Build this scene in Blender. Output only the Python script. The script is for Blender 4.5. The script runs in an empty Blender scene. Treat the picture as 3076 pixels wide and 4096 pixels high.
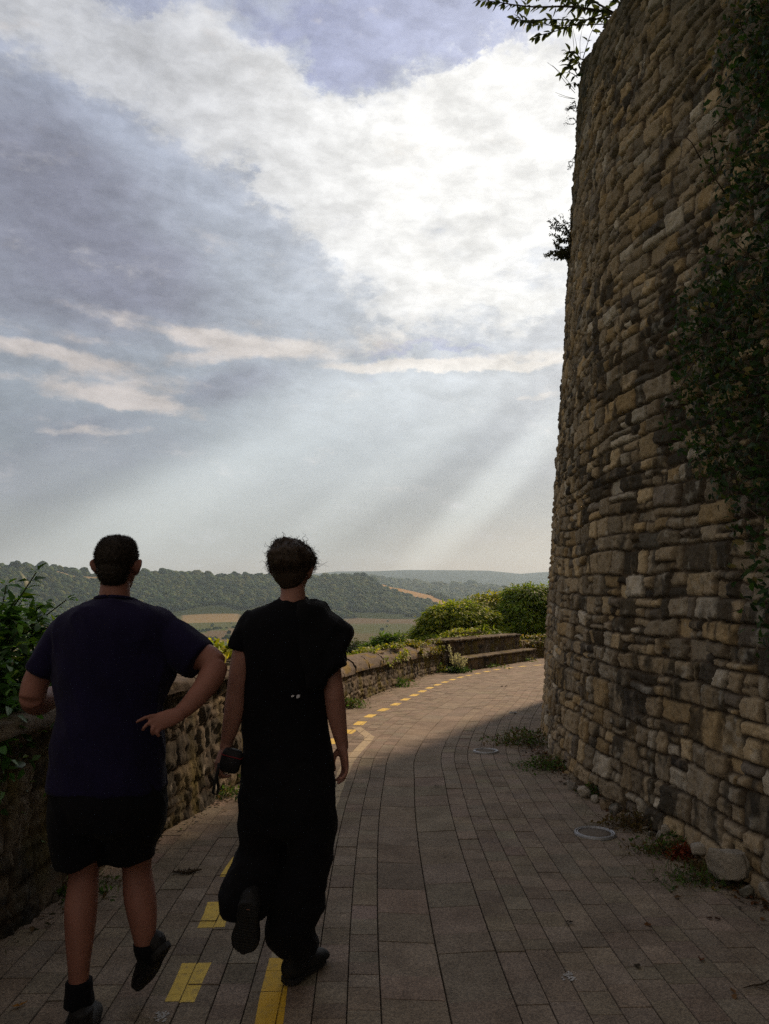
import bpy, math
import numpy as np
from mathutils import Vector, Matrix

# ------------------------------------------------------------------ camera, sky, sun, exposure
sc = bpy.context.scene
COL = sc.collection
FPX = 3076.0                                   # focal length in pixels of the 3076 x 4096 picture
CAMH = 1.55
TH = math.atan((2352 - 2048) / FPX)
cam = bpy.data.objects.new("camera", bpy.data.cameras.new("camera"))
COL.objects.link(cam)
cam.location = (0, 0, CAMH)
cam.rotation_euler = (math.radians(90) + TH, 0, 0)
cam.data.sensor_fit = 'VERTICAL'
cam.data.sensor_height = 36.0
cam.data.lens = 36.0 * FPX / 4096.0
cam.data.clip_start = 0.05
cam.data.clip_end = 40000
sc.camera = cam
sc.view_settings.view_transform = 'Standard'
sc.view_settings.look = 'None'
sc.view_settings.exposure = 0.0
sc.view_settings.gamma = 1.0
sc.render.engine = 'CYCLES'
sc.cycles.use_denoising = False
sc.cycles.denoising_prefilter = 'ACCURATE'
sc.cycles.denoising_input_passes = 'RGB_ALBEDO_NORMAL'
sc.cycles.max_bounces = 6
sc.cycles.diffuse_bounces = 3
sc.cycles.volume_bounces = 1
sc.cycles.transparent_max_bounces = 8

SUN_AZ, SUN_EL = math.radians(33), math.radians(31)
sun = bpy.data.objects.new("sun", bpy.data.lights.new("sun", 'SUN'))
COL.objects.link(sun)
sun.data.energy = 5.0
sun.data.angle = math.radians(4.0)
sun.data.color = (1.0, 0.73, 0.50)
sdir = Vector((math.sin(SUN_AZ) * math.cos(SUN_EL), math.cos(SUN_AZ) * math.cos(SUN_EL), math.sin(SUN_EL)))
sun.rotation_euler = sdir.to_track_quat('Z', 'Y').to_euler()


def ray(u, v):
    """direction of a point of the 3076 x 4096 photograph, scaled to y = 1"""
    uu, vv = u - 1538.0, 2048.0 - v
    c, s = math.cos(TH), math.sin(TH)
    f = FPX * c - vv * s
    return (uu / f, 1.0, (vv * c + FPX * s) / f)


def at(u, v, Y):
    r = ray(u, v)
    return np.array([r[0] * Y, Y, CAMH + r[2] * Y])


def gz(y):
    """height of the road at distance y (it falls away gently)"""
    y = np.asarray(y, float)
    return np.where(y < 18, -0.00125 * y * np.abs(y), -0.405 - 0.025 * (y - 18))


def gnd(u, v):
    r = ray(u, v)
    lo, hi = 0.5, 80.0
    for _ in range(50):
        m = (lo + hi) / 2
        if CAMH + r[2] * m > gz(m): lo = m
        else: hi = m
    return np.array([r[0] * lo, lo, float(gz(lo))])


def azel(x, y):
    """azimuth and elevation of a point given in the 1661 x 2212 view"""
    r = ray(x * 3076 / 1661, y * 3076 / 1661)
    return math.atan2(r[0], r[1]), math.atan2(r[2], math.hypot(r[0], 1))


# world: Nishita sky with a layer of broken back-lit cloud placed by direction
def build_world():
    w = bpy.data.worlds.new("World"); sc.world = w; w.use_nodes = True
    nt = w.node_tree; N = nt.nodes; L = nt.links; N.clear()

    def val(x): return x

    def setin(sock, x):
        if isinstance(x, (int, float, tuple, list)): sock.default_value = x
        else: L.new(x, sock)

    def M(op, a, b=0.0, c=0.0, clamp=False):
        n = N.new('ShaderNodeMath'); n.operation = op; n.use_clamp = clamp
        setin(n.inputs[0], a); setin(n.inputs[1], b)
        if len(n.inputs) > 2: setin(n.inputs[2], c)
        return n.outputs[0]

    def mixc(f, a, b, mode='MIX'):
        n = N.new('ShaderNodeMix'); n.data_type = 'RGBA'; n.blend_type = mode
        setin(n.inputs[0], f); setin(n.inputs[6], a); setin(n.inputs[7], b)
        return n.outputs[2]

    def smooth(x, a, b, lo=0.0, hi=1.0):
        n = N.new('ShaderNodeMapRange'); n.interpolation_type = 'SMOOTHSTEP'
        setin(n.inputs[0], x); n.inputs[1].default_value = a; n.inputs[2].default_value = b
        n.inputs[3].default_value = lo; n.inputs[4].default_value = hi
        return n.outputs[0]
    tc = N.new('ShaderNodeTexCoord')
    sep = N.new('ShaderNodeSeparateXYZ'); L.new(tc.outputs['Generated'], sep.inputs[0])
    X, Y, Z = sep.outputs
    az = M('ARCTAN2', X, Y); el = M('ARCSINE', Z)
    comb = N.new('ShaderNodeCombineXYZ'); L.new(az, comb.inputs[0]); L.new(el, comb.inputs[1])
    base = comb.outputs[0]

    def noise(vec, scale, detail, rough, stretch=(1, 1, 1), rot=0.0, color=False, off=0.0):
        mp = N.new('ShaderNodeMapping'); L.new(vec, mp.inputs[0])
        mp.inputs['Scale'].default_value = stretch; mp.inputs['Rotation'].default_value = (0, 0, rot)
        mp.inputs['Location'].default_value = (off, off, 0)
        n = N.new('ShaderNodeTexNoise'); L.new(mp.outputs[0], n.inputs['Vector'])
        n.inputs['Scale'].default_value = scale; n.inputs['Detail'].default_value = detail
        n.inputs['Roughness'].default_value = rough
        return n.outputs['Color'] if color else n.outputs[0]
    # warped coordinates
    wn = noise(base, 7.0, 10, 0.68, (1, 1.6, 1), color=True)
    vs = N.new('ShaderNodeVectorMath'); vs.operation = 'SUBTRACT'; L.new(wn, vs.inputs[0]); vs.inputs[1].default_value = (0.5, 0.5, 0.5)
    vm = N.new('ShaderNodeVectorMath'); vm.operation = 'MULTIPLY_ADD'; L.new(vs.outputs[0], vm.inputs[0])
    vm.inputs[1].default_value = (0.22, 0.17, 0.0); L.new(base, vm.inputs[2])
    warp = vm.outputs[0]
    vm2 = N.new('ShaderNodeVectorMath'); vm2.operation = 'MULTIPLY_ADD'; L.new(vs.outputs[0], vm2.inputs[0])
    vm2.inputs[1].default_value = (0.07, 0.045, 0.0); L.new(base, vm2.inputs[2])
    warp2 = vm2.outputs[0]

    def blob(vec, cx, cy, rx, ry, rot=0, amp=1.0):
        a, e = azel(cx, cy)
        mp = N.new('ShaderNodeMapping'); mp.vector_type = 'TEXTURE'; L.new(vec, mp.inputs[0])
        mp.inputs['Location'].default_value = (a, e, 0)
        mp.inputs['Rotation'].default_value = (0, 0, math.radians(-rot))
        mp.inputs['Scale'].default_value = (rx / 1661, ry / 1661, 1)
        g = N.new('ShaderNodeTexGradient'); g.gradient_type = 'SPHERICAL'; L.new(mp.outputs[0], g.inputs[0])
        s = smooth(g.outputs['Fac'], 0.0, 0.75)
        return M('MULTIPLY', s, amp)

    def total(vec, lst):
        acc = None
        for b in lst:
            s = blob(vec, *b)
            acc = s if acc is None else M('ADD', acc, s)
        return acc
    # name the masses: cx, cy, rx, ry, rotation, strength in the 1661 x 2212 view
    white = total(warp, [
        (60, 60, 330, 120, 10, .75), (330, 150, 420, 150, 22, .9), (620, 270, 400, 170, 25, .85), (900, 300, 420, 170, 0, .9),
        (1120, 180, 260, 170, -25, .8), (1090, 360, 330, 260, 0, 1.3), (760, 470, 330, 110, 35, .8), (880, 590, 330, 110, 0, .7),
        (1150, 620, 330, 60, 0, .7), (1000, 690, 330, 70, -4, .6), (700, 420, 300, 150, 30, .45),
        (840, 660, 150, 110, 0, .4), (560, 90, 110, 70, 40, .5)])
    band = total(warp2, [
        (950, 790, 420, 16, 1, .9), (1120, 775, 260, 26, -3, .7), (560, 745, 260, 34, 4, .55), (330, 700, 300, 26, 6, .45), (250, 800, 330, 46, 6, .55),
        (320, 870, 220, 34, 10, .7), (180, 845, 260, 26, 4, .55), (430, 770, 240, 22, -6, .5), (60, 760, 200, 26, 3, .5), (230, 925, 220, 14, -4, .4), (120, 720, 280, 22, 2, .45), (500, 700, 180, 30, -10, .3), (1160, 850, 70, 12, 0, .5), (870, 1055, 190, 14, 0, .35),
        (850, 730, 420, 50, -3, .35)])
    dark = total(warp2, [
        (90, 530, 430, 290, 10, .9), (340, 610, 380, 120, 14, .5), (80, 300, 240, 150, 25, .5), (500, 830, 200, 60, -14, .7), (150, 1000, 420, 110, -18, .5),
        (120, 900, 260, 60, -5, .3), (1120, 1010, 140, 100, 40, .25), (350, 450, 250, 100, 30, .2)])
    blue = total(warp, [
        (840, 60, 330, 130, 0, 1.0), (560, 40, 120, 90, 40, .5), (730, 120, 170, 60, 30, .5), (1060, 60, 170, 90, 0, .6), (740, 475, 70, 40, 0, .6),
        (930, 765, 240, 20, 0, .5), (1080, 590, 130, 22, 0, .35), (300, 10, 120, 50, 0, .4), (1170, 300, 60, 60, 0, .25)])
    glow = total(base, [(1250, 330, 1100, 900, 0, 1.0), (1180, 360, 420, 330, 0, .7)])
    rays = total(base, [(1060, 1060, 400, 62, -44, .55), (620, 990, 950, 210, -31, .52), (300, 1120, 720, 90, -29, .26), (830, 1040, 560, 70, -37, .28), (120, 1010, 420, 60, -26, .15)])
    # fades
    shred = noise(base, 9.0, 9, 0.66, (1, 2.4, 1), rot=0.45, off=5.3)
    puff = noise(warp2, 24.0, 8, 0.60, (1, 1.9, 1), rot=0.2, off=2.2)
    belowband = smooth(el, azel(830, 830)[1], azel(830, 760)[1], 1.0, 0.0)
    fine = noise(base, 9.0, 9, 0.62, (1, 2.2, 1), rot=0.25, off=3.1)
    fine2 = noise(base, 26.0, 7, 0.65, (1, 1.8, 1), rot=-0.2, off=1.7)
    tex = M('ADD', M('MULTIPLY', M('SUBTRACT', fine, 0.5), 1.8), M('MULTIPLY', M('SUBTRACT', fine2, 0.5), 0.9))
    wsum = M('ADD', M('SUBTRACT', white, M('MULTIPLY', blue, 0.8)), M('MULTIPLY', tex, 0.95))
    wamt = M('ADD', M('MULTIPLY', smooth(wsum, 0.0, 1.15), 0.66), M('MULTIPLY', smooth(wsum, 0.38, 0.72), 0.30))
    bamt = M('MULTIPLY', smooth(M('ADD', band, M('MULTIPLY', tex, 0.95)), 0.14, 0.85), 1.0)
    damt = smooth(M('ADD', dark, M('MULTIPLY', tex, 0.35)), 0.0, 1.2)
    blamt = smooth(M('ADD', blue, M('MULTIPLY', tex, 0.5)), 0.1, 0.8)
    # base veil by elevation
    ramp = N.new('ShaderNodeValToRGB')
    elf = smooth(el, -0.02, 0.62); rr = ramp.color_ramp
    lin = N.new('ShaderNodeMapRange'); L.new(el, lin.inputs[0]); lin.inputs[1].default_value = 0.0; lin.inputs[2].default_value = 0.65
    L.new(lin.outputs[0], ramp.inputs[0])
    rr.elements[0].position = 0.0; rr.elements[0].color = (0.40, 0.34, 0.29, 1)
    rr.elements[1].position = 1.0; rr.elements[1].color = (0.42, 0.45, 0.56, 1)
    for p, c in ((0.10, (0.30, 0.30, 0.305, 1)), (0.28, (0.275, 0.30, 0.335, 1)), (0.55, (0.38, 0.41, 0.46, 1))):
        e = rr.elements.new(p); e.color = c
    nis = N.new('ShaderNodeTexSky'); nis.sky_type = 'NISHITA'; nis.sun_disc = False
    nis.sun_elevation = SUN_EL; nis.sun_rotation = SUN_AZ; nis.dust_density = 3.0; nis.altitude = 300
    nsc = mixc(1.0, nis.outputs[0], (0.09, 0.09, 0.09, 1), 'MULTIPLY')
    col = mixc(0.18, ramp.outputs[0], nsc)
    col = mixc(damt, col, (0.235, 0.245, 0.315, 1))
    col = mixc(M('MULTIPLY', blamt, 0.85), col, (0.27, 0.295, 0.47, 1))
    gl = mixc(1.0, (0, 0, 0, 1), (0.42, 0.42, 0.40, 1)); 
    col = mixc(M('MULTIPLY', glow, 0.6), col, (0.30, 0.31, 0.30, 1), 'ADD')
    col = mixc(wamt, col, mixc(glow, (0.56, 0.57, 0.60, 1), (0.98, 0.97, 0.94, 1)))
    col = mixc(M('MULTIPLY', bamt, 0.85), col, mixc(glow, (0.62, 0.56, 0.53, 1), (0.98, 0.92, 0.84, 1)))
    brk = M('ADD', M('MULTIPLY', smooth(shred, 0.30, 0.72), 0.30), M('MULTIPLY', smooth(puff, 0.3, 0.7), 0.22))
    upper = smooth(el, azel(830, 1080)[1], azel(830, 760)[1], 0.25, 1.0)
    bk = M('ADD', 1.0, M('MULTIPLY', upper, M('SUBTRACT', M('ADD', 0.80, brk), 1.02)))
    bkc = N.new('ShaderNodeCombineXYZ')
    for i in range(3): L.new(bk, bkc.inputs[i])
    col = mixc(1.0, col, bkc.outputs[0], 'MULTIPLY')
    rmod = M('MULTIPLY', M('MULTIPLY', rays, belowband), 0.40)
    col = mixc(rmod, col, (0.9, 0.95, 0.9, 1), 'ADD')
    hw_ = total(base, [(1120, 1215, 420, 120, 0, 1.0), (700, 1240, 900, 60, 0, .35)])
    col = mixc(M('MULTIPLY', hw_, 0.5), col, (0.16, 0.085, 0.03, 1), 'ADD')
    # unseen sky behind and overhead: dimmed, with warm grey fill light added behind
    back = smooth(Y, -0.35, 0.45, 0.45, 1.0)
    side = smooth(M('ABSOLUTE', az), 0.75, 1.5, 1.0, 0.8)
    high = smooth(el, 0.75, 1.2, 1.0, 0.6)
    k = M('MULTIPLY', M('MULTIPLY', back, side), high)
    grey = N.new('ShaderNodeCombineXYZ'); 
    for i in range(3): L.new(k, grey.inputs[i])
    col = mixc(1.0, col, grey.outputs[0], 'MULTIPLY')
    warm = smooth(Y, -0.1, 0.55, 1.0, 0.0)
    col = mixc(M('MULTIPLY', warm, 0.8), col, mixc(1.0, (0.44, 0.37, 0.30, 1), (1, 1, 1, 1), 'MULTIPLY'))  # warm grey added behind the viewer to brighten the shaded foreground
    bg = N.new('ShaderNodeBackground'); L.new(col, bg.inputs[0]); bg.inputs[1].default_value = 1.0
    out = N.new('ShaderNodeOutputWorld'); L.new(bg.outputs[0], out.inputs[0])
    w.cycles.sampling_method = 'MANUAL'; w.cycles.sample_map_resolution = 512


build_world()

# ------------------------------------------------------------------ helpers
rng = np.random.default_rng(7)


def hash3(ix, iy, iz, seed):
    h = (ix.astype(np.int64) * 374761393 + iy.astype(np.int64) * 668265263 + iz.astype(np.int64) * 2147483647 // 3 + seed * 974711) & 0xffffffff
    h = ((h ^ (h >> 13)) * 1274126177) & 0xffffffff
    h = ((h ^ (h >> 16)) * 2246822519) & 0xffffffff
    return ((h ^ (h >> 15)) & 0xffffff) / float(0xffffff)


def vnoise(P, scale=1.0, seed=0):
    """smooth value noise in 0..1; P is N x 2 or N x 3"""
    P = np.asarray(P, float) * scale
    if P.shape[1] == 2: P = np.concatenate([P, np.zeros((len(P), 1))], 1)
    I = np.floor(P).astype(np.int64); F = P - I; F = F * F * (3 - 2 * F)
    r = 0
    for dx in (0, 1):
        for dy in (0, 1):
            for dz in (0, 1):
                w = (F[:, 0] if dx else 1 - F[:, 0]) * (F[:, 1] if dy else 1 - F[:, 1]) * (F[:, 2] if dz else 1 - F[:, 2])
                r = r + w * hash3(I[:, 0] + dx, I[:, 1] + dy, I[:, 2] + dz, seed)
    return r


def fbm(P, scale=1.0, octv=4, seed=0, gain=0.5):
    a, s, t = 1.0, 0.0, 0.0
    for i in range(octv):
        s = s + a * vnoise(P, scale * 2 ** i, seed + i * 17); t += a; a *= gain
    return s / t


def tagp(o, label=None, cat=None, group=None, kind=None):
    if label: o['label'] = label
    if cat: o['category'] = cat
    if group: o['group'] = group
    if kind: o['kind'] = kind
    return o


def empty(name, loc, label, cat, group=None, kind=None):
    o = bpy.data.objects.new(name, None); COL.objects.link(o)
    o.location = tuple(float(t) for t in loc)
    o.empty_display_size = 0.1
    return tagp(o, label, cat, group, kind)


def mesh(name, V, Fc, mat, parent=None, colors=None, smooth=True, origin=None):
    """V: N x 3; Fc: K x 4 or K x 3 array, or list of such arrays; one object"""
    V = np.asarray(V, np.float32)
    if isinstance(Fc, np.ndarray): Fc = [Fc]
    Fc = [np.asarray(f, np.int32) for f in Fc if len(f)]
    loops = np.concatenate([f.ravel() for f in Fc])
    tot = np.concatenate([np.full(len(f), f.shape[1], np.int32) for f in Fc])
    st = np.concatenate([[0], np.cumsum(tot)[:-1]]).astype(np.int32)
    me = bpy.data.meshes.new(name)
    org = np.zeros(3) if origin is None else np.asarray(origin, float)
    me.vertices.add(len(V)); me.vertices.foreach_set('co', (V - org.astype(np.float32)).ravel())
    me.loops.add(len(loops)); me.loops.foreach_set('vertex_index', loops)
    me.polygons.add(len(tot)); me.polygons.foreach_set('loop_start', st)
    try: me.polygons.foreach_set('loop_total', tot)
    except Exception: pass
    me.update(calc_edges=True)
    me.polygons.foreach_set('use_smooth', np.full(len(tot), bool(smooth)))
    if colors is not None:
        c = np.asarray(colors, np.float32)
        if c.shape[1] == 3: c = np.concatenate([c, np.ones((len(c), 1), np.float32)], 1)
        at_ = me.color_attributes.new('Col', 'FLOAT_COLOR', 'POINT'); at_.data.foreach_set('color', c.ravel())
    me.materials.append(mat)
    o = bpy.data.objects.new(name, me); COL.objects.link(o)
    if parent is not None:
        o.parent = parent
        o.location = Vector(tuple(org)) - parent_world(parent)
    else:
        o.location = tuple(org)
    return o


def parent_world(p):
    v = Vector((0, 0, 0))
    while p is not None:
        v = v + Vector(p.location); p = p.parent
    return v


def grid_faces(nu, nv, wrap_u=False):
    i = np.arange(nu if wrap_u else nu - 1)[:, None]; j = np.arange(nv - 1)[None, :]
    a = i * nv + j; b = ((i + 1) % nu) * nv + j
    return np.stack([a, b, b + 1, a + 1], -1).reshape(-1, 4)


class MB:
    """collects pieces into one mesh"""
    def __init__(s): s.V = []; s.Q = []; s.T = []; s.C = []; s.n = 0
    def add(s, V, F, c=None):
        V = np.asarray(V, float); F = np.asarray(F, int)
        if len(V) == 0: return
        (s.Q if F.shape[1] == 4 else s.T).append(F + s.n)
        s.V.append(V); s.n += len(V)
        if c is not None:
            c = np.asarray(c, float)
            s.C.append(np.tile(c, (len(V), 1)) if c.ndim == 1 else c)
    def build(s, name, mat, parent=None, smooth=True, origin=None):
        F = ([np.concatenate(s.Q)] if s.Q else []) + ([np.concatenate(s.T)] if s.T else [])
        return mesh(name, np.concatenate(s.V), F, mat, parent, np.concatenate(s.C) if s.C else None, smooth, origin)


def catmull(P, n=6):
    P = np.asarray(P, float)
    if P.ndim == 1: P = P[:, None]
    if len(P) == 2:
        t = np.linspace(0, 1, n + 1)[:, None]; return P[0] * (1 - t) + P[1] * t
    Q = np.vstack([2 * P[0] - P[1], P, 2 * P[-1] - P[-2]]); out = []
    for i in range(1, len(Q) - 2):
        t = np.linspace(0, 1, n, endpoint=False)[:, None]
        p0, p1, p2, p3 = Q[i - 1:i + 3]
        out.append(0.5 * (2 * p1 + (p2 - p0) * t + (2 * p0 - 5 * p1 + 4 * p2 - p3) * t * t + (3 * p1 - p0 - 3 * p2 + p3) * t ** 3))
    out.append(P[-1:]); return np.vstack(out)


def loft(P, A, B=None, side=(1, 0, 0), nr=18, sub=5, cap=0.6, flat=False):
    """closed tube: centres P, half widths A (along side) and B; returns V, quads, tris"""
    P = np.asarray(P, float); m = len(P)
    A = np.broadcast_to(np.asarray(A, float), (m,)); B = A if B is None else np.broadcast_to(np.asarray(B, float), (m,))
    R = catmull(np.column_stack([P, A, B]), sub)
    P = R[:, :3]; A = np.maximum(R[:, 3], 1e-4); B = np.maximum(R[:, 4], 1e-4)
    T = np.gradient(P, axis=0); T /= np.linalg.norm(T, axis=1)[:, None] + 1e-12
    S = np.tile(np.asarray(side, float), (len(P), 1))
    if not flat:
        S = S - T * np.sum(S * T, 1)[:, None]
    S /= np.linalg.norm(S, axis=1)[:, None] + 1e-12
    U = np.cross(T, S); U /= np.linalg.norm(U, axis=1)[:, None] + 1e-12
    if flat:  # rings stay horizontal
        S = np.tile(np.asarray(side, float), (len(P), 1)); U = np.tile(np.cross([0, 0, 1.0], side), (len(P), 1))
    th = np.linspace(0, 2 * np.pi, nr, endpoint=False)
    V = P[:, None, :] + A[:, None, None] * np.cos(th)[None, :, None] * S[:, None, :] + B[:, None, None] * np.sin(th)[None, :, None] * U[:, None, :]
    n = len(P); V = V.reshape(-1, 3)
    i = np.arange(n - 1)[:, None]; j = np.arange(nr)[None, :]; j2 = (j + 1) % nr
    Q = np.stack([i * nr + j, i * nr + j2, (i + 1) * nr + j2, (i + 1) * nr + j], -1).reshape(-1, 4)
    r0, r1 = min(A[0], B[0]), min(A[-1], B[-1])
    Tn0 = P[0] - P[1]; Tn0 /= np.linalg.norm(Tn0); Tn1 = P[-1] - P[-2]; Tn1 /= np.linalg.norm(Tn1)
    V = np.vstack([V, P[0] + Tn0 * r0 * cap, P[-1] + Tn1 * r1 * cap])
    jj = np.arange(nr); j2 = (jj + 1) % nr
    Tt = np.vstack([np.column_stack([j2, jj, np.full(nr, n * nr)]), np.column_stack([(n - 1) * nr + jj, (n - 1) * nr + j2, np.full(nr, n * nr + 1)])])
    return V, Q, Tt


def addloft(mb, *a, c=None, **k):
    V, Q, T = loft(*a, **k)
    n0 = mb.n
    mb.V.append(V); mb.Q.append(Q + n0); mb.T.append(T + n0); mb.n += len(V)
    if c is not None: mb.C.append(np.tile(np.asarray(c, float), (len(V), 1)))


def ellipsoid(mb, c, r, rot=None, n=14, m=10, col=None):
    th = np.linspace(0, 2 * np.pi, n, endpoint=False); ph = np.linspace(0.001, np.pi - 0.001, m)
    V = np.stack([np.sin(ph)[:, None] * np.cos(th), np.sin(ph)[:, None] * np.sin(th), np.repeat(np.cos(ph)[:, None], n, 1)], -1).reshape(-1, 3) * np.asarray(r, float)
    if rot is not None: V = V @ np.array(rot).T
    i = np.arange(m - 1)[:, None]; j = np.arange(n)[None, :]; j2 = (j + 1) % n
    Q = np.stack([i * n + j, (i + 1) * n + j, (i + 1) * n + j2, i * n + j2], -1).reshape(-1, 4)
    mb.add(V + np.asarray(c, float), Q, col)
    k = mb.n - len(V)
    mb.T.append(np.column_stack([np.zeros(n - 2, int), np.arange(1, n - 1), np.arange(2, n)]) + k)
    b = (m - 1) * n
    mb.T.append(np.column_stack([np.full(n - 2, b), np.arange(2, n) + b, np.arange(1, n - 1) + b]) + k)


def fuse(mb, voxel, smooth=4):
    """union of the collected closed shapes as one continuous surface"""
    mat = bpy.data.materials.get('tmp') or bpy.data.materials.new('tmp')
    F = ([np.concatenate(mb.Q)] if mb.Q else []) + ([np.concatenate(mb.T)] if mb.T else [])
    o = mesh('tmp', np.concatenate(mb.V), F, mat)
    md = o.modifiers.new('r', 'REMESH'); md.mode = 'VOXEL'; md.voxel_size = voxel; md.adaptivity = 0
    if smooth:
        s = o.modifiers.new('s', 'SMOOTH'); s.iterations = smooth; s.factor = 0.5
    dg = bpy.context.evaluated_depsgraph_get(); dg.update()
    ev = o.evaluated_get(dg); me = ev.to_mesh()
    n = len(me.vertices); V = np.empty(n * 3, np.float32); me.vertices.foreach_get('co', V)
    k = len(me.loops); Lp = np.empty(k, np.int32); me.loops.foreach_get('vertex_index', Lp)
    Nn = np.empty(n * 3, np.float32); me.vertices.foreach_get('normal', Nn)
    nf = len(me.polygons); tot = np.empty(nf, np.int32); me.polygons.foreach_get('loop_total', tot)
    st = np.empty(nf, np.int32); me.polygons.foreach_get('loop_start', st)
    q = Lp[st[tot == 4][:, None] + np.arange(4)]; t = Lp[st[tot == 3][:, None] + np.arange(3)] if (tot == 3).any() else np.zeros((0, 3), int)
    ev.to_mesh_clear(); m0 = o.data; bpy.data.objects.remove(o); bpy.data.meshes.remove(m0)
    return V.reshape(-1, 3).astype(float), [q, t], Nn.reshape(-1, 3).astype(float)


# ------------------------------------------------------------------ materials
class NT:
    def __init__(s, name, **kw):
        s.m = bpy.data.materials.new(name); s.m.use_nodes = True
        s.nt = s.m.node_tree; s.N = s.nt.nodes; s.L = s.nt.links
        s.b = s.N['Principled BSDF']; s.out = s.N['Material Output']
        for k, v in kw.items(): s.b.inputs[k.replace('_', ' ')].default_value = v
    def node(s, t, ins=None, **props):
        n = s.N.new(t)
        for k, v in props.items(): setattr(n, k, v)
        for k, v in (ins or {}).items():
            if isinstance(v, bpy.types.NodeSocket): s.L.new(v, n.inputs[k])
            else: n.inputs[k].default_value = v
        return n
    def obj(s): return s.node('ShaderNodeTexCoord').outputs['Object']
    def geo(s): return s.node('ShaderNodeNewGeometry').outputs['Position']
    def noise(s, vec, scale, detail=4, rough=0.55, stretch=None):
        if stretch: vec = s.node('ShaderNodeMapping', {'Vector': vec, 'Scale': stretch}).outputs[0]
        return s.node('ShaderNodeTexNoise', {'Vector': vec, 'Scale': scale, 'Detail': detail, 'Roughness': rough}).outputs[0]
    def mix(s, f, a, b, mode='MIX'):
        return s.node('ShaderNodeMix', {0: f, 6: a, 7: b}, data_type='RGBA', blend_type=mode).outputs[2]
    def ramp(s, f, a, b, lo=0.0, hi=1.0):
        return s.node('ShaderNodeMapRange', {0: f, 1: a, 2: b, 3: lo, 4: hi}).outputs[0]
    def attr(s): return s.node('ShaderNodeAttribute', attribute_name='Col').outputs['Color']
    def bump(s, h, strength, dist, nrm=None):
        n = s.node('ShaderNodeBump', {'Height': h, 'Strength': strength, 'Distance': dist})
        if nrm is not None: s.L.new(nrm, n.inputs['Normal'])
        return n.outputs[0]
    def set(s, **kw):
        for k, v in kw.items():
            k = k.replace('_', ' ')
            if isinstance(v, bpy.types.NodeSocket): s.L.new(v, s.b.inputs[k])
            else: s.b.inputs[k].default_value = v
        return s


def m_stone(name, speck=0.7, bumpd=0.009):
    t = NT(name, Roughness=0.95); t.b.inputs['Specular IOR Level'].default_value = 0.12
    p = t.geo()
    n1 = t.noise(p, 60, 6, 0.7); n2 = t.noise(p, 9, 5, 0.65); n3 = t.noise(p, 220, 3, 0.6)
    c = t.mix(t.ramp(n1, 0.3, 0.7, 0, speck), t.attr(), (0.5, 0.5, 0.5, 1), 'MULTIPLY')
    c = t.mix(t.ramp(n2, 0.45, 0.75, 0, 0.45), c, (1.5, 1.45, 1.35, 1), 'MULTIPLY')
    h = t.node('ShaderNodeMath', {0: n1, 1: t.ramp(n3, 0, 1, 0, 0.4)}, operation='ADD').outputs[0]
    h = t.node('ShaderNodeMath', {0: h, 1: n2}, operation='ADD').outputs[0]
    return t.set(Base_Color=c, Normal=t.bump(h, 0.9, bumpd)).m


def m_leaf(name, trans=0.4, rough=0.6, spec=0.15):
    t = NT(name, Roughness=rough); t.b.inputs['Specular IOR Level'].default_value = spec
    c = t.attr(); n = t.noise(t.geo(), 25, 3)
    c = t.mix(t.ramp(n, 0.35, 0.65, 0, 0.35), c, (0.55, 0.6, 0.5, 1), 'MULTIPLY')
    t.set(Base_Color=c)
    tr = t.node('ShaderNodeBsdfTranslucent', {'Color': t.mix(1.0, c, (1.5, 1.6, 0.7, 1), 'MULTIPLY')})
    mx = t.node('ShaderNodeMixShader', {0: trans, 1: t.b.outputs[0], 2: tr.outputs[0]})
    t.L.new(mx.outputs[0], t.out.inputs[0]); return t.m


def m_plain(name, col, rough=0.8, spec=0.2, var=0.3, scale=30, bump=0.0, bscale=60, metallic=0.0, sheen=0.0):
    t = NT(name, Roughness=rough, Metallic=metallic); t.b.inputs['Specular IOR Level'].default_value = spec
    if sheen: t.b.inputs['Sheen Weight'].default_value = sheen
    p = t.obj(); n = t.noise(p, scale, 4)
    c = t.mix(t.ramp(n, 0.3, 0.7, 0, 1), tuple(x * (1 - var) for x in col) + (1,), tuple(min(1, x * (1 + var)) for x in col) + (1,))
    t.set(Base_Color=c)
    if bump: t.set(Normal=t.bump(t.noise(p, bscale, 4), 0.6, bump))
    return t.m


M_STONE = m_stone('wall_stone'); M_ROCK = m_stone('rock_stone', 0.8, 0.012)
M_LEAF = m_leaf('leaf'); M_LEAFG = m_leaf('glossy_leaf', 0.3, 0.42, 0.28); M_DRY = m_leaf('dry_leaf', 0.15, 0.9, 0.05)
M_TWIG = m_plain('twig_bark', (0.06, 0.045, 0.03), 0.9, 0.1)
M_BARK = m_plain('tree_bark', (0.09, 0.07, 0.05), 0.95, 0.1, bump=0.02, bscale=12)


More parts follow.
